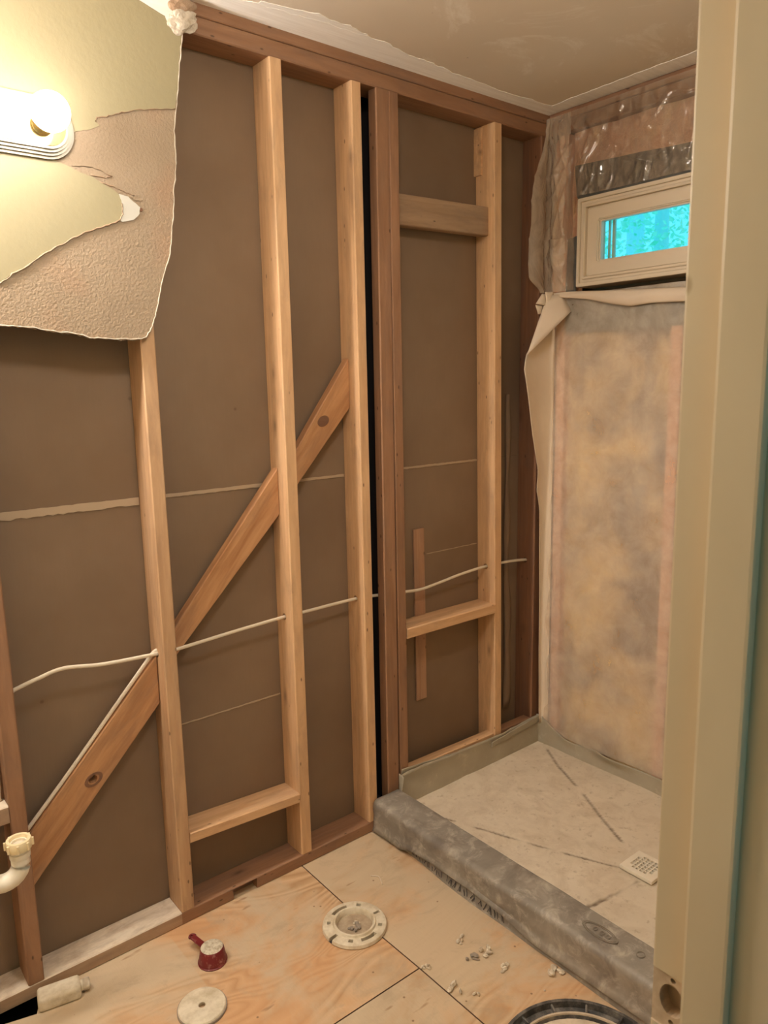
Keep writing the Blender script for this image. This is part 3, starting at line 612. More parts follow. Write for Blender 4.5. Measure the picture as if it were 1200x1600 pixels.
# the edge of the sheet laps round the corner onto the end stud
NL = 10
lap = {}
for j in range(NZ + 1):
    z = z0 + (z1 - z0) * j / NZ
    for i in range(NL + 1):
        u = i / NL; w = .085 * sstep(2.42, 2.1, z) + .004
        w *= 1 - .75 * sstep(1.87, 1.815, z)
        lap[i, j] = len(vs) if i else idx[0, j]
        if i: vs.append((vs[idx[0, j]][0] - u * w, -.004 - .010 * math.sin(u * PI) - .005 * nz(u * 3, z * 9, 4) - .004, z))
for j in range(NZ):
    for i in range(NL): fs.append([lap[i, j], lap[i + 1, j], lap[i + 1, j + 1], lap[i, j + 1]])
up = mesh('clear_plastic_sheet', vs, fs, None, None, True, [M['clear'], M['hazy']], [1 if sum(vs[q][1] for q in f_) / 4 > -.095 - .03 * nz_edge(sum(vs[q][2] for q in f_) / 4) else 0 for f_ in fs]); recenter(up, (-.01, -.45, 1.815)); tag(up, 'glossy crinkled clear plastic stapled over pink insulation around the window', 'plastic sheet')

# ---- milky sheet over the lower wall, with its loose edge folded over
def msheet(u, v):
    y = -.034 - u * 1.47; z = .11 + v * 1.69
    x = -.008 - .006 * nz(y * 3, z * 2, 5) - .004 * abs(nz(y * 9, z * 3.4, 6)) * 2 - .0025 * nz(y * 20, z * 11, 8)
    return (x - .004 * sstep(.25, .11, z), y, z)
ms = grid('milky_plastic_sheet', 110, 120, msheet, M['milky']); recenter(ms, (-.01, -.75, .11)); tag(ms, 'milky plastic vapor barrier stretched over tan insulation below the window', 'plastic sheet')
bot = [(-.03, 1.803), (-.08, 1.795), (-.20, 1.777), (-.30, 1.752), (-.37, 1.738), (-.45, 1.742), (-.53, 1.738), (-.60, 1.733), (-.9, 1.74), (-1.48, 1.735)]
top = [(-.03, 1.812), (-.1, 1.812), (-.30, 1.797), (-.56, 1.781), (-1.48, 1.76)]
def band(u, v):
    y = -.03 - u * 1.45; a = lerp_tab(bot, -0) if 0 else None
    zb = lerp_tab([(-p, q) for p, q in bot], -y); zt = lerp_tab([(-p, q) for p, q in top], -y)
    return (-.020 - .010 * math.sin(v * PI) * sstep(.0, .2, u) - .004 * nz(y * 9, v * 2, 3) - .006 * (1 - v), y, zb + (zt - zb) * v)
grid('folded_band', 60, 8, band, M['flap'], ms, True, .0012)['label'] = 'beige top edge of the sheet folded down under the window'
# triangular turned-over corner and the long free edge below it
rows = [  # z, free edge x, y of free edge, fold mid x, anchor y
    (1.60, -.158, -.045), (1.545, -.178, -.05), (1.50, -.166, -.05), (1.43, -.148, -.048), (1.36, -.132, -.046), (1.302, -.118, -.044), (1.23, -.097, -.042), (1.168, -.079, -.040), (1.13, -.080, -.040), (1.10, -.084, -.038), (1.05, -.068, -.036), (1.008, -.058, -.034), (.88, -.052, -.030), (.70, -.042, -.026), (.45, -.034, -.022), (.20, -.030, -.024), (.13, -.030, -.026)]
rr = [(r[0], r[1], r[2]) for r in rows]
def freeedge(u, v):
    z = 1.725 - v * (1.725 - .135)
    xf = lerp_tab([(-a, b_) for a, b_, c_ in rr], -z); yf = lerp_tab([(-a, c_) for a, b_, c_ in rr], -z)
    if z > 1.60: xf = -.158 + (z - 1.60) * 1.1
    # curve from the free edge (u=0) to the wall (u=1): bulges out then tucks behind
    b_ = (1 - u) ** 2; m_ = 2 * u * (1 - u); c_ = u * u
    x = xf * b_ + (xf * .35) * m_ + (-.008) * c_
    y = yf * b_ + (-.012) * m_ + (-.052) * c_
    return (x, y, z)
grid('loose_edge', 14, 60, freeedge, M['flap'], ms, True, .0012)['label'] = 'loose left edge of the sheet curling off the corner stud'
def facet(name, P, mat=M['flap'], n=6, bow=.006):
    a, b_, c, d = [Vector(p) for p in P]
    def f(u, v):
        p = (a * (1 - u) + b_ * u) * (1 - v) + (d * (1 - u) + c * u) * v
        return tuple(p + Vector((-1, -1, 0)).normalized() * bow * math.sin(u * PI) * math.sin(v * PI))
    return grid(name, n, n, f, mat, ms, True, .0012)
# points computed in the plane a hand's breadth in front of the stud
facet('folded_corner', [(-.062, -.055, 1.800), (.0 - .012, -.085, 1.806), (-.012, -.125, 1.742), (-.172, -.058, 1.590)])['label'] = 'turned-over triangular corner of the sheet'
facet('folded_corner', [(-.118, -.050, 1.770), (-.085, -.05, 1.806), (-.060, -.05, 1.806), (-.068, -.06, 1.764)])
facet('folded_corner', [(-.118, -.048, 1.766), (-.075, -.05, 1.765), (-.085, -.05, 1.735), (-.10, -.046, 1.735)])
facet('staple_tuck', [(-.078, -.058, 1.812), (-.035, -.062, 1.815), (-.035, -.064, 1.765), (-.068, -.060, 1.762)])

# ================================================================== OTHER WALLS, DOOR, HALL
wl_ = box('wall_left', (XL - .1, -1.66, 0), (XL, .1, CZ), M['wallpaint']); tag(wl_, 'yellow painted wall at the far left end of the room', 'wall', kind='structure')
JX = -1.70
wf = empty('wall_front', (-2.08, -1.575, 0)); tag(wf, 'painted wall that holds the doorway in front of the framed wall', 'wall', kind='structure')
box('wall_panel', (JX + .019, -1.66, 0), (.1, YF, CZ), M['wallpaint'], wf); box('wall_panel', (XL, -1.66, 0), (-2.499, YF, CZ), M['wallpaint'], wf); box('wall_panel', (-2.499, -1.66, 2.07), (JX + .019, YF, CZ), M['wallpaint'], wf)
dr = empty('door_1', (-2.09, -1.59, 0)); tag(dr, 'cream painted door jamb with an empty latch mortise at the right edge', 'door frame', kind='structure')
jb = box('jamb', (JX, -1.668, 0), (JX + .019, YF + .003, 2.07), M['jamb'], dr, .002)
box('jamb', (-2.499, -1.668, 0), (-2.48, YF + .003, 2.07), M['jamb'], dr, .002); box('head_jamb', (-2.48, -1.668, 2.05), (JX, YF + .003, 2.07), M['jamb'], dr, .002)
box('door_stop', (JX - .011, -1.588, 0), (JX + .0005, -1.5485, 2.05), M['jamb'], dr, .003); box('door_stop', (-2.4805, -1.588, 0), (-2.469, -1.5485, 2.05), M['jamb'], dr, .003)
# latch mortise: shallow recess for the missing strike plate with a deep hole
def boxdata(lo, hi): return ([(x, y, z) for x in (lo[0], hi[0]) for y in (lo[1], hi[1]) for z in (lo[2], hi[2])], [[0, 1, 3, 2], [4, 6, 7, 5], [0, 4, 5, 1], [2, 3, 7, 6], [0, 2, 6, 4], [1, 5, 7, 3]])
jb.data.materials.append(M['mortise'])
cut(jb, *boxdata((JX - .01, -1.5475, .895), (JX + .0018, YF + .02, .953)))
lv, lf_ = cyl_data((JX - .01, -1.5335, .926), (JX + .0165, -1.5335, .926), .0125, 20); cut(jb, [(v[0], v[1], .926 + (v[2] - .926) * 1.35) for v in lv], lf_)
for zz in (.9475, .903): cut(jb, *cyl_data((JX - .01, -1.534, zz), (JX + .014, -1.534, zz), .0028, 10))
for p_ in jb.data.polygons:
    c_ = p_.center + wmat(jb).translation
    if JX + .0005 < c_.x < JX + .0185 and .89 < c_.z < .96 and -1.548 < c_.y: p_.material_index = len(jb.data.materials) - 1
HY = -3.1
fh = box('floor_hall', (XL, HY, -.02), (.1, -1.66, .0), M['ply2']); tag(fh, 'floor of the hall outside the doorway', 'floor', kind='structure')
ch_ = box('ceiling_hall', (XL, HY, CZ), (.1, -1.66, CZ + .03), M['ceil']); tag(ch_, 'ceiling of the hall outside the doorway', 'ceiling', kind='structure')
hw = empty('wall_hall', (-1.5, HY, 0)); tag(hw, 'hall wall behind the viewer with an opening to daylight', 'wall', kind='structure')
box('wall_panel', (XL, HY - .1, 0), (.1, HY, 1.0), M['wallpaint'], hw); box('wall_panel', (XL, HY - .1, 2.1), (.1, HY, CZ), M['wallpaint'], hw); box('wall_panel', (XL, HY - .1, 1.0), (-3.1, HY, 2.1), M['wallpaint'], hw); box('wall_panel', (-1.7, HY - .1, 1.0), (.1, HY, 2.1), M['wallpaint'], hw)
box('wall_panel', (XL - .1, HY, 0), (XL, -1.66, CZ), M['wallpaint'], hw); box('wall_panel', (.1, HY, 0), (.2, -1.66, CZ), M['wallpaint'], hw)
hl = lathe('fill_light', [(.001, -.06), (.08, -.052), (.13, -.02), (.14, .0), (.0, .0)], (-1.9, -2.4, CZ), M['hallglow'], None, 24); tag(hl, 'unseen round lamp added to the hall as fill', 'fill light')  # hall lamp is an added fill source, out of view

# ================================================================== VANITY LIGHT
vl = empty('vanity_light', (-2.3, -.0142, 2.065)); tag(vl, 'vanity light bar with a glowing globe bulb on the yellow wall', 'wall lamp')
BX = [-1.754 - .178 * i for i in range(6)]; LZ = 2.068
def racetrack(name, hw, y0, y1, mat, r=0.0):
    xr, xl = BX[0] + .012, BX[-1] - .012; pts = []
    # flat bar with rounded, notched ends
    for kk in range(17):
        a = -PI / 2 + PI * kk / 16; pts.append((xr + hw * math.cos(a) * .95, LZ + hw * math.sin(a)))
    for kk in range(17):
        a = PI / 2 + PI * kk / 16; pts.append((xl + hw * math.cos(a) * .95, LZ + hw * math.sin(a)))
    o = prism(name, pts, y0, y1, [mat, mat], vl, 'Y'); return o
for i, (hw_, y0_, y1_) in enumerate(((.064, -.020, -.0142), (.058, -.025, -.0142), (.052, -.030, -.0142), (.046, -.035, -.0142))): racetrack('backplate_rim', hw_, y0_, y1_, M['lampring'])
racetrack('backplate', .040, -.0365, -.0142, M['brass'])
def make_bulb(i, x):
    lathe('socket', [(.021, .0365), (.023, .045), (.019, .062), (.0, .062)], (x, 0, LZ), M['brass'], vl, 20, axis='Y')
    prof = [(.014, .060), (.016, .066)] + [(.040 * math.sin(a), .102 - .040 * math.cos(a)) for a in [PI * (.16 + .84 * t / 14) for t in range(15)]]
    prof[-1] = (.0, prof[-1][1])
    return lathe('bulb', prof, (x, 0, LZ + .009), M['bulb%d' % i], vl, 28, axis='Y')
for i, x in enumerate(BX): make_bulb(i, x)

cl = lathe('fill_light', [(.0, -.09), (.06, -.085), (.12, -.06), (.15, -.02), (.155, .0), (.0, .0)], (-1.60, -1.06, CZ), M['dome'], None, 32); tag(cl, 'unseen round frosted lamp added to fill the bathroom with light', 'fill light')
# ================================================================== CABLES
c1 = tube('electrical_cable', catmull([(-2.29, .045, .70), (-2.1, .046, .73), (-1.94, .045, .782), (-1.91, .043, .794), (-1.86, .030, .812), (-1.80, .030, .822), (-1.70, .034, .806), (-1.557, .043, .795), (-1.50, .045, .793), (-1.32, .046, .803), (-1.14, .045, .811), (-1.07, .045, .811), (-.96, .050, .811), (-.86, .045, .8125), (-.80, .050, .806), (-.72, .046, .799), (-.664, .045, .794), (-.59, .055, .786), (-.50, .058, .792), (-.40, .052, .806), (-.273, .045, .816), (-.13, .047, .812), (-.04, .045, .804), (-.02, .045, .803)], 8), .0052, M['cable'], None, 10, .65)
recenter(c1, (-1.2, .045, .8)); tag(c1, 'white electrical cable threaded level through holes in the studs', 'cable')
c2 = tube('electrical_cable', catmull([(-1.552, .046, .803), (-1.562, .048, .800), (-1.585, .050, .776), (-1.68, .052, .672), (-1.80, .053, .541), (-1.90, .054, .436), (-1.918, .056, .417)], 8), .0055, M['cable'], None, 10, .7)
recenter(c2, (-1.7, .05, .6)); tag(c2, 'white electrical cable running down along the top of the diagonal brace', 'cable')

# ================================================================== DRAIN TRAP AND SUPPLY LINES (left edge)
dt = empty('drain_trap', (-1.968, -.1, .378)); tag(dt, 'white plastic sink drain trap with a yellowed slip nut at the far left', 'drain pipe')
TC = (-1.966, -.10)
arc = [(TC[0], TC[1], .482), (TC[0], TC[1], .4365)] + [(TC[0] - .038 + .038 * math.cos(a), TC[1] + .02 * (1 - math.cos(a)) * .2, .4365 - .038 * math.sin(a)) for a in [PI * t / 12 for t in range(1, 13)]]
arc += [(TC[0] - .076, TC[1] + .012, .50)] + [(TC[0] - .076, TC[1] + .012 + .035 * (1 - math.cos(a)), .50 + .035 * math.sin(a)) for a in (PI / 6, PI / 3, PI / 2)] + [(TC[0] - .076, .08, .535)]
tr_ = tube('trap_bend', arc, .0205, M['pvc'], dt, 24)
ring = [(.0175, .0), (.0225, .0), (.0225, .022), (.0175, .022)]
lathe('pipe_collar', [(.0195, .0), (.0225, .0), (.0225, .012), (.0195, .012)], (TC[0], TC[1], .452), M['pvc'], dt, 28, closed=True)
nut = lathe('slip_nut', [(.0190, .0), (.0265, .0), (.0275, .003), (.0275, .019), (.0260, .023), (.0200, .023), (.0185, .019), (.0185, .004)], (TC[0], TC[1], .472), M['nut'], dt, 32, closed=True)
lathe('washer', [(.0155, .0), (.0185, .0), (.0185, .006), (.0155, .006)], (TC[0], TC[1], .481), M['pvc'], dt, 28, closed=True)
for kk in range(8):
    a = 2 * PI * kk / 8 + .5
    q = Vector((TC[0] + .0285 * math.cos(a), TC[1] + .0285 * math.sin(a), .483)); o = board('nut_wing', q - Vector((0, 0, .009)), q + Vector((0, 0, .009)), (math.cos(a), math.sin(a), 0), .006, .0045, M['nut'], nut, .001)
for i, (dx, lab) in enumerate(((-1.973, 'thin grey water line beside the left stud, nearer the stud'), (-1.999, 'thin grey water line beside the left stud, farther from the stud'))):
    o = tube('water_line', catmull([(dx, .038, .529), (dx + .002, .040, .62), (dx - .006, .042, .74), (dx - .012, .040, .95), (dx - .03, .042, 1.3)], 5), .006, M['cable'], None, 10); recenter(o, (dx, .04, .5285)); tag(o, lab, 'water pipe')

# ================================================================== SHOWER CURB, LINER, PAN, DRAIN
cb = empty('shower_curb', (-.803, -.75, 0)); tag(cb, 'shower curb wrapped in dark grey pan liner between the floor and the shower', 'shower curb')
CX0, CX1, CH = -.858, -.757, .107
def flare(y, z): return (.016 + .007 * nz(y * 5.5, 2, 2)) * sstep(.18, .42, -y) * max(0, 1 - z / .055) ** 1.3
def curbsec(off, zb, y):
    w = .004 * nz(y * 6, 1, 2); x0 = CX0 - off + w * .6; x1 = CX1 + off * .5; t = CH + off + .002 * nz(y * 5, 5, 1); r = .016
    P = []
    for s_ in (0, .16, .32, .48, .64, .85):
        z_ = zb + (t - r - zb) * s_; P.append((x0 + .003 * nz(y * 5 + s_ * 4, s_ * 3, 6) - flare(y, z_) * (1 if off < .003 else .55) - (.008 if s_ == 0 and off > .003 else 0), z_))
    for a in (0, .25, .5, .75, 1.0): P.append((x0 + r - r * math.cos(a * PI / 2), t - r + r * math.sin(a * PI / 2)))
    for s_ in (.3, .6): P.append((x0 + r + (x1 - x0 - 2 * r) * s_, t + .0025 * nz(y * 8, s_ * 5, 9) - .001))
    for a in (0, .33, .66, 1.0): P.append((x1 - r * .5 + r * .5 * math.sin(a * PI / 2), t - r * .5 + r * .5 * math.cos(a * PI / 2)))
    P.append((x1, .03)); return P
def sweep(name, secs, mat, parent, close=True):
    n = len(secs[0][1]); vs, fs = [], []
    for y, P in secs: vs += [(x, y, z) for x, z in P]
    for i in range(len(secs) - 1):
        for k_ in range(n - 1): a = i * n + k_; fs.append([a, a + n, a + n + 1, a + 1])
    if close: fs += [list(range(n)), list(range(len(vs) - n, len(vs)))[::-1]]
    o = mesh(name, vs, fs, mat, parent, True)
    bm = bmesh.new(); bm.from_mesh(o.data); bmesh.ops.recalc_face_normals(bm, faces=bm.faces); bm.to_mesh(o.data); bm.free()
    try: o.data.set_sharp_from_angle(angle=math.radians(50))
    except Exception: pass
    return o
ys = [-.004 - 1.51 * i / 90 for i in range(91)]
sweep('curb_base', [(y, curbsec(0, .001, y)) for y in ys], M['liner'], cb)
wz = [(0, .006), (.15, .010), (.20, .030), (.30, .040), (.47, .040), (.59, .034), (.70, .018), (.75, .016), (.90, .022), (1.03, .022), (1.52, .03)]
o = sweep('liner_wrap', [(y, curbsec(.0075, lerp_tab(wz, -y), y)[:-1]) for y in ys[0:]], M['liner'], cb, False)
o['label'] = 'outer layer of grey liner with pale scuffs'; md = o.modifiers.new('t', 'SOLIDIFY'); md.thickness = .002; md.offset = 1
# worn printing near the foot of the curb: strokes of letters no longer readable
r = random.Random(5); vs, fs = [], []
def stroke(y, z, dy, dz, w=.0022, x=CX0 - .0052):
    i = len(vs); n = Vector((dy, dz)); n = Vector((-n.y, n.x)).normalized() * w / 2
    for p in ((y - n.x, z - n.y), (y + n.x, z + n.y), (y + dy + n.x, z + dz + n.y), (y + dy - n.x, z + dz - n.y)): vs.append((CX0 - .0042 - flare(p[0], p[1]) + .003 * nz(p[0] * 5, 1, 6), *p))
    fs.append([i, i + 1, i + 2, i + 3])
y = -.20
for grp in (1, 1, 0, 1, 2, 0, 2, 2, 1, 2, 0, 0, 2, 3, 2, 0, 2, 3, 1, 2, 3, 2, 2):
    for q in range(grp):
        stroke(y, .008 + r.uniform(0, .006), r.choice((0, .003, .008, -.007)), .020 + r.uniform(-.010, .003), r.uniform(.0014, .003)); y -= r.uniform(.006, .011)
    y -= .006
mk = mesh('printed_marks', vs, fs, M['ink'], cb); mk['label'] = 'row of worn dark printing'
mk.modifiers.new('t', 'SOLIDIFY').thickness = .0006
vs, fs = [], []
def flatring(cx, cy, a, b_, rot, w, z):
    i0 = len(vs); n = 28
    for kk in range(n):
        t = 2 * PI * kk / n
        for s_ in (1, 1 - w / b_):
            p = Vector((a * s_ * math.cos(t), b_ * s_ * math.sin(t))); p.rotate(Matrix.Rotation(rot, 2)); vs.append((cx + p.x, cy + p.y, z))
    for kk in range(n): a0 = i0 + 2 * kk; b0 = i0 + 2 * ((kk + 1) % n); fs.append([a0, a0 + 1, b0 + 1, b0])
ZT = CH + .0112
flatring(-.812, -.862, .052, .022, PI / 2, .002, ZT); flatring(-.812, -.862, .046, .017, PI / 2, .0015, ZT)
flatring(-.811, -.848, .008, .006, 0, .002, ZT); flatring(-.812, -.868, .008, .006, 0, .002, ZT); flatring(-.812, -.886, .007, .006, .5, .002, ZT); flatring(-.802, -.972, .012, .010, 0, .002, ZT)
mk = mesh('embossed_mark', vs, fs, M['mark'], cb); mk['label'] = 'faint oval mark on top of the curb'; mk.modifiers.new('t', 'SOLIDIFY').thickness = .0005

# liner turned up the walls
ln = empty('shower_pan_liner', (-.36, -.02, .03)); tag(ln, 'grey green pan liner turned up the foot of both shower walls', 'pan liner')
ztop = [(-.745, .165), (-.70, .172), (-.60, .166), (-.45, .160), (-.28, .154), (-.15, .157), (-.05, .163), (.0, .165)]
def lf(u, v):
    x = -.752 + u * .748; zt = lerp_tab(ztop, x) + .002 * nz(x * 14, 1, 1)
    z = .030 + (zt - .030) * v; bulge = .010 * (1 - v) ** 2 + .007 * sstep(.75, 1, v) * abs(nz(x * 11, 3, 2)) * 2
    return (x, -.008 - bulge - .004 * nz(x * 7, z * 9, 4), z)
grid('liner_side', 80, 12, lf, M['liner2'], ln, True, .002)
def lf2(u, v):   # second, folded ply standing a little higher at the left
    x = -.742 + u * .36; z = .145 + v * (.036 * (1 - u) + .004); return (x, -.001 - .006 * v + .003 * nz(x * 18, v, 8), z)
grid('liner_fold', 40, 6, lf2, M['liner2'], ln, True, .0015)
def lf3(u, v):
    x = -.30 + u * .30; return (x, -.016 - .003 * v - .004 * abs(nz(x * 15, 2, 2)), .118 + .02 * u + v * (.022 + .012 * u))
grid('liner_fold', 30, 5, lf3, M['liner2'], ln, True, .0015)
wtop = [(0, .166), (.02, .166), (.05, .150), (.09, .128), (.14, .112), (.185, .106), (.25, .112), (.30, .120), (.36, .118), (.45, .110), (.55, .110), (.8, .115), (1.51, .12)]
def lw(u, v):
    y = -.004 - u * 1.505; zt = lerp_tab(wtop, -y); z = .030 + (zt - .030) * v
    return (-.014 - .012 * (1 - v) ** 2 - .022 * sstep(.55, 1, v) * max(0, .35 + 1.3 * nz(y * 7, 2, 6)) - .003 * nz(y * 12, z * 10, 1), y, z)
grid('liner_side', 140, 12, lw, M['liner2'], ln, True, .002)
# end fold against the curb
grid('liner_fold', 6, 10, lambda u, v: (-.752 - .006 * u + .012 * v * u, -.004 - .02 * u, .10 + v * (.072 - .01 * u)), M['liner2'], ln, True, .0015)

# mortar pan, grooves along the folds of its slope
DC = Vector((-.405, -.747))
cracks = [([(-.72, -.08), (-.689, -.15), (-.626, -.297), (-.552, -.475), (-.477, -.637), (-.45, -.69)], .0030, .75), ([(-.026, -.05), (-.115, -.19), (-.187, -.34), (-.274, -.495), (-.334, -.609), (-.37, -.685)], .0036, .7), ([(-.74, -.73), (-.691, -.734), (-.615, -.744), (-.529, -.756), (-.47, -.76)], .0050, .9), ([(-.06, -1.45), (-.3, -.86)], .003, .5)]
pn = []
def segd(p, a, b_):
    d_ = b_ - a; t = max(0, min(1, (p - a).dot(d_) / d_.length_squared)); return (p - (a + d_ * t)).length
NX, NYY = 124, 250; vs, fs, ck = [], [], []
for j in range(NYY + 1):
    for i in range(NX + 1):
        x = -.760 + (.748) * i / NX; y = -.012 - 1.498 * j / NYY; p = Vector((x, y))
        dd = (p - DC); ex = abs(dd.x) / .36; ey = abs(dd.y) / .75; z = .037 + .015 * max(ex, ey) + .0018 * nz(x * 9, y * 9, 1) + .0008 * nz(x * 40, y * 40, 2)
        cval = 0
        for pts, w, dens in cracks:
            ds = min(segd(p, Vector(a), Vector(b_)) for a, b_ in zip(pts, pts[1:])); ds += .0015 * nz(x * 60, y * 60, 5)
            brk = sstep(.35 - dens * .5, .55 - dens * .5, nz(x * 9 + y * 5, y * 11, 7) * .8 + .5 - .25)
            cval = max(cval, sstep(w * 1.6, w * .7, ds) * brk * (.55 + .45 * nz(x * 45, y * 45, 3) + .2))
        cval = max(0, min(1, cval)); z -= .004 * cval
        vs.append((x, y, z)); ck.append(cval)
for j in range(NYY):
    for i in range(NX): a = j * (NX + 1) + i; fs.append([a, a + 1, a + NX + 2, a + NX + 1])
sp = mesh('shower_pan', vs, fs, M['mortar'], None, True); at_ = sp.data.attributes.new('crack', 'FLOAT', 'POINT'); at_.data.foreach_set('value', ck); sp.data.update()
md = sp.modifiers.new('t', 'SOLIDIFY'); md.thickness = .03; md.offset = -1 
bm = bmesh.new(); bm.from_mesh(sp.data); bmesh.ops.recalc_face_normals(bm, faces=bm.faces)
if sum(f_.normal.z for f_ in bm.faces) < 0: bmesh.ops.reverse_faces(bm, faces=bm.faces)
bm.to_mesh(sp.data); bm.free()
recenter(sp, (-.385, -.75, .03)); tag(sp, 'sloped grey tan mortar shower floor with dark cracks', 'shower floor')

dn = empty('shower_drain', (-.408, -.742, .044)); tag(dn, 'square white shower drain cover with a round grid of holes', 'drain')
pl = box('drain_cover', (-.462, -.797, .0440), (-.354, -.688, .0560), M['pvc'], dn, .004)
cv_, cf_ = [], []
for i in range(6):
    for j in range(6):
        cx_, cy_ = -.408 + (i - 2.5) * .0124, -.742 + (j - 2.5) * .0124
        if math.hypot(i - 2.5, j - 2.5) > 3.2: continue
        v_, f_ = boxdata((cx_ - .0050, cy_ - .0048, .048), (cx_ + .0050, cy_ + .0048, .07)); o0 = len(cv_); cv_ += v_; cf_ += [[q + o0 for q in ff] for ff in f_]
cut(pl, cv_, cf_); pl.data.materials.append(M['black'])  # hole bottoms coloured black to imitate the shade in them
for p_ in pl.data.polygons:
    if abs(p_.center.z + .050 - .048) < .001 and p_.normal.z > .5 and p_.area < 2e-4: p_.material_index = len(pl.data.materials) - 1
box('drain_base', (-.455, -.79, .020), (-.361, -.695, .0438), M['blackplastic'], dn)

# ================================================================== FLOOR CLUTTER
fl = empty('toilet_flange', (-1.189, -.322, 0)); tag(fl, 'dusty white toilet flange ring set in the plywood floor', 'toilet flange')
rg = lathe('flange_ring', [(.050, .0005), (.089, .0005), (.091, .004), (.089, .012), (.086, .0135), (.0615, .0135), (.059, .019), (.054, .0195), (.051, .015)], (-1.189, -.322, 0), M['dustwhite'], fl, 64, closed=True)
cv_, cf_ = [], []
def addcut(d_):
    o0 = len(cv_); cv_.extend(d_[0]); cf_.extend([[q + o0 for q in ff] for ff in d_[1]])
def arcslot(a0, a1, r0, r1, n=8):
    v_, f_ = [], []
    for i in range(n + 1):
        a = math.radians(a0 + (a1 - a0) * i / n)
        for rr_, zz in ((r0, .0022), (r1, .0022), (r1, .03), (r0, .03)): v_.append((-1.189 + rr_ * math.cos(a), -.322 + rr_ * math.sin(a), zz))
    for i in range(n):
        for k_ in range(4): a = i * 4 + k_; b_ = i * 4 + (k_ + 1) % 4; f_.append([a, b_, b_ + 4, a + 4])
    f_ += [[3, 2, 1, 0], [n * 4 + q for q in range(4)]]; return v_, f_
SLOTS = ((72, 114, .065, .0755), (38, 49, .066, .078), (-10, -3, .063, .082), (-52, -43, .067, .078), (-112, -74, .066, .077), (-140, -130, .066, .077), (182, 190, .066, .096), (137, 146, .067, .077))
for a0, a1, r0, r1 in SLOTS: addcut(arcslot(a0, a1, r0, r1, 6))
cut(rg, cv_, cf_); rg.data.materials.append(M['black'])  # slot bottoms get a black colour as painted shade
for p_ in rg.data.polygons:
    if p_.normal.z > .5 and .0018 < p_.center.z < .0028: p_.material_index = len(rg.data.materials) - 1
lathe('test_plug', [(.0, .0035), (.030, .003), (.046, .002), (.0515, .0015), (.0515, .0008)], (-1.189, -.322, .0), M['plug'], fl, 40)
def lumps(name, c, n, s, mat, seed, parent=None, spread=1.0, gray=0):
    r_ = random.Random(seed); V_, F_ = [], []
    for i in range(n):
        bm = bmesh.new(); bmesh.ops.create_icosphere(bm, subdivisions=2, radius=1)
        sc = [s * r_.uniform(.45, 1.0) * q for q in (r_.uniform(.7, 1.3), r_.uniform(.5, 1.0), r_.uniform(.5, .8))]; off = Vector((r_.uniform(-1, 1), r_.uniform(-.8, .8), 0)) * s * 1.7 * spread * (0 if n == 1 else 1)
        rot_ = Matrix.Rotation(r_.uniform(0, 6), 3, 'Z'); o0 = len(V_)
        zmin = 9
        tmp = []
        for v in bm.verts:
            d_ = 1 + .45 * nz(v.co.x * 1.9 + i * 7 + seed, v.co.y * 1.9, v.co.z * 1.9); q = rot_ @ Vector((v.co.x * sc[0] * d_, v.co.y * sc[1] * d_, v.co.z * sc[2] * d_)) + off; tmp.append(q); zmin = min(zmin, q.z)
        for q in tmp: V_.append(Vector(c) + q - Vector((0, 0, zmin)))
        F_ += [[v.index + o0 for v in f_.verts] for f_ in bm.faces]; bm.free()
    o = mesh(name, V_, F_, mat, parent); recenter(o, c); attach(o, parent) if parent else None; return o
deb = lumps('debris', (-1.194, -.332, .0032), 9, .0085, M['crumbgrey'], 3); deb.parent = None; attach(deb, fl); deb['label'] = 'grey debris on the flange plug'
deb2 = lumps('debris', (-1.184, -.320, .0032), 11, .0055, M['crumb'], 4); deb2.parent = None; attach(deb2, fl)

cp = empty('measuring_cup', (-1.552, -.178, 0)); tag(cp, 'small red measuring cup upside down with a dust covered bottom', 'measuring cup')
lathe('cup_body', [(.034, .001), (.038, .0), (.0385, .003), (.0365, .0045), (.0315, .036), (.029, .0395), (.0, .0395)], (-1.552, -.178, 0), M['red'], cp, 40)
lathe('dust_cap', [(.0, .0425), (.018, .0422), (.027, .041), (.0292, .0392), (.0, .039)], (-1.551, -.175, 0), M['dust'], cp, 32)
hp = [Vector((-1.558, -.148, .026)), Vector((-1.563, -.126, .029)), Vector((-1.570, -.098, .031))]
hd = board('cup_handle', hp[0], hp[2], (0, 0, 1), .007, .017, M['red'], cp, .002)
vs, fs = tube_data([hp[2] + Vector((-.007, 0, 0)) + Vector((.008 * math.cos(a) + .007, .009 * math.sin(a), 0)) for a in [PI * t / 8 for t in range(9)]], .0035, 8); mesh('handle_loop', vs, fs, M['red'], cp, True)

ds = lathe('drain_cover_disc', [(.0085, .004), (.0085, .011), (.011, .0125), (.050, .0125), (.056, .011), (.058, .008), (.057, .001), (.010, .001)], (-1.643, -.304, 0), M['dustwhite'], None, 56, closed=True)
tag(ds, 'flat round off white plastic disc with a hole in its centre on the plywood', 'plastic disc')
lathe('disc_rim', [(.0575, .0), (.0600, .0), (.0600, .0065), (.0575, .0065)], (-1.643, -.304, 0), M['crumbgrey'], ds, 48, closed=True)['label'] = 'dark rim of the disc'  # darker ring round the foot of the disc

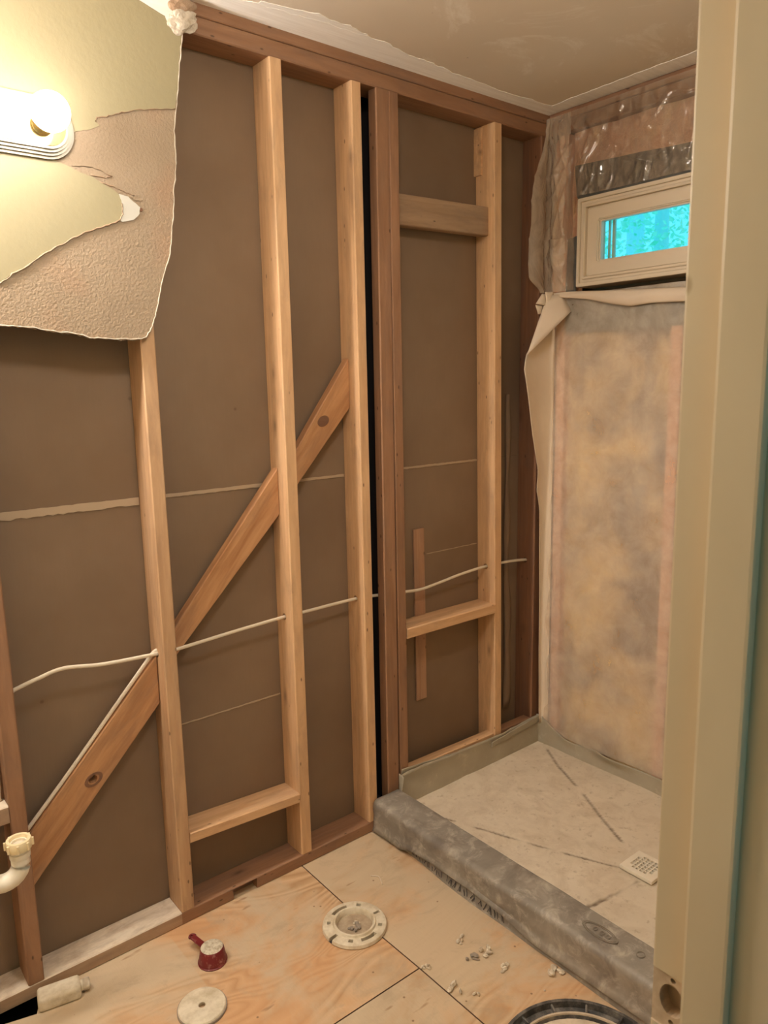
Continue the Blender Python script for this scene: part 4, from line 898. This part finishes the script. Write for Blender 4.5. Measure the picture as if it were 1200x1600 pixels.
bt = empty('plastic_bottle', (-1.90, -.042, 0)); tag(bt, 'small flat white plastic bottle lying against the bottom plate, covered in dust', 'bottle')
ax_ = Vector((1, -.20, 0)).normalized(); yx = Vector((.2, 1, 0)).normalized()
bm = bmesh.new(); bmesh.ops.create_cube(bm, size=1.0); bmesh.ops.scale(bm, vec=(.100, .052, .036), verts=bm.verts); bmesh.ops.bevel(bm, geom=bm.edges[:], offset=.011, segments=4, affect='EDGES', profile=.6)
bo = bm_obj('bottle_body', bm, M['dustwhite'], None, True); R_ = Matrix((ax_, yx, Vector((0, 0, 1)))).transposed().to_4x4(); R_.translation = Vector((-1.903, -.046, .0180)); bo.matrix_basis = R_; attach(bo, bt)
pa = Vector((-1.903, -.046, .018)); tube('bottle_neck', [pa + ax_ * .047, pa + ax_ * .056], .013, M['dustwhite'], bt, 16); tube('bottle_cap', [pa + ax_ * .055, pa + ax_ * .058, pa + ax_ * .069, pa + ax_ * .071], [.0125, .0145, .0145, .012], M['crumb'], bt, 16)

CR = [((-1.001, -.554, 0), 5, .008, 'crumb', 'flat pale plaster crumbs on the plywood nearest the framed wall'), ((-.979, -.628, 0), 7, .010, 'crumb', 'largest white plaster crumb pile beside the curb'), ((-1.025, -.625, 0), 5, .0095, 'crumbgrey', 'dark grey mortar crumbs next to the largest white pile'),
      ((-.987, -.692, 0), 5, .0095, 'crumb', 'upright pale plaster crumb between the grey crumbs and the curb'), ((-.898, -.792, 0), 5, .0105, 'crumb', 'pale plaster crumb touching the foot of the curb'), ((-1.136, -.566, 0), 7, .007, 'crumb', 'scatter of plaster crumbs at the corner where the plywood seams meet'), ((-1.137, -.667, 0), 3, .011, 'crumb', 'pale plaster flake beside the long plywood seam'), ((-1.096, -.712, 0), 2, .0075, 'crumb', 'thin sliver of plaster right of the flake on the seam'), ((-.965, -.812, 0), 1, .006, 'crumb', 'single tiny plaster crumb in front of the bucket')]
for i, (c, n, s_, m_, lab) in enumerate(CR):
    tag(lumps('plaster_crumb', c, n, s_, M[m_], 20 + i, None, .9), lab, 'crumb', 'plaster crumbs on the plywood')
# curl of thread and a splinter
th = tube('thread_scrap', catmull([(-1.02, -.18, .002), (-1.005, -.20, .003), (-1.012, -.222, .002), (-1.018, -.235, .002)], 6), .0016, M['cable'], None, 6); recenter(th, (-1.01, -.2, 0)); tag(th, 'thin curled white thread on the plywood beside the flange', 'thread')

bk = empty('bucket', (-1.371, -1.219, 0)); tag(bk, 'black plastic bucket with a dusty ribbed lid at the bottom edge', 'bucket')
lathe('bucket_body', [(.0, .0), (.128, .0), (.131, .004), (.143, .33), (.146, .331), (.146, .348), (.143, .35), (.0, .35)], (-1.371, -1.219, 0), M['blackplastic'], bk, 56)
lid = lathe('bucket_lid', [(.147, .336), (.1515, .336), (.1525, .366), (.150, .372), (.144, .372), (.141, .362), (.128, .360), (.125, .367), (.121, .367), (.118, .360), (.06, .3585), (.0, .3585)], (-1.371, -1.219, 0), M['blackplastic'], bk, 64)
lathe('lid_dust', [(.0, .3590), (.1175, .3590), (.1175, .3606), (.0, .3606)], (-1.371, -1.219, 0), M['lid'], bk, 48)['label'] = 'pale dust on the middle of the lid'
lathe('lid_ridge', [(.1205, .366), (.1215, .3685), (.1250, .3685), (.1262, .366)], (-1.371, -1.219, 0), M['lid'], bk, 64, closed=True)
for kk in range(14):
    a = 2 * PI * kk / 14 + .18; d_ = Vector((math.cos(a), math.sin(a), 0)); q = Vector((-1.371, -1.219, .364)); board('lid_rib', q + d_ * .126, q + d_ * .143, (0, 0, 1), .011, .004, M['blackplastic'], bk, .001)

# ================================================================== OUTSIDE THE WINDOW
def tree(x, y, h, rad, n, mat, seed, lab, trunk_r=.10):
    t = empty('tree', (x, y, 0)); tag(t, lab, 'tree', 'trees outside the window')
    tube('trunk', [(x, y, -.5), (x + .03, y + .02, h * .5), (x - .02, y, h * .95)], [trunk_r, trunk_r * .8, trunk_r * .3], M['bark'], t, 10)
    r_ = random.Random(seed); V_, F_ = [], []
    for i in range(n):
        while True:
            q = Vector((r_.uniform(-1, 1), r_.uniform(-1, 1), r_.uniform(-1, 1)))
            if q.length < 1: break
        p = Vector((x, y, h * .62)) + Vector((q.x * rad, q.y * rad, q.z * h * .45)); d1 = Vector((r_.uniform(-1, 1), r_.uniform(-1, 1), r_.uniform(-.6, .6))).normalized(); d2 = d1.cross(Vector((r_.uniform(-1, 1), r_.uniform(-1, 1), r_.uniform(-1, 1)))).normalized()
        s_ = r_.uniform(.025, .055); o0 = len(V_); V_ += [p - d1 * s_, p + d2 * s_ * .5, p + d1 * s_, p - d2 * s_ * .5]; F_.append([o0, o0 + 1, o0 + 2, o0 + 3])
    o = mesh('foliage', V_, F_, mat, t); o['kind'] = 'stuff'
tree(4.4, 2.2, 5.0, 1.15, 3800, M['leaf'], 1, 'bright green leafy tree seen through the left half of the window', .09)
tree(7.2, 1.1, 6.5, 1.3, 1200, M['leaf2'], 2, 'pale bluish tree seen through the middle of the window', .10)
tree(4.6, -.35, 5.5, .8, 1100, M['leaf2'], 3, 'pale tree with a thin trunk seen at the right end of the window', .06)
tree(8.3, 5.0, 7.5, 2.4, 2500, M['leaf'], 4, 'large green tree farther back behind the other trees', .16)
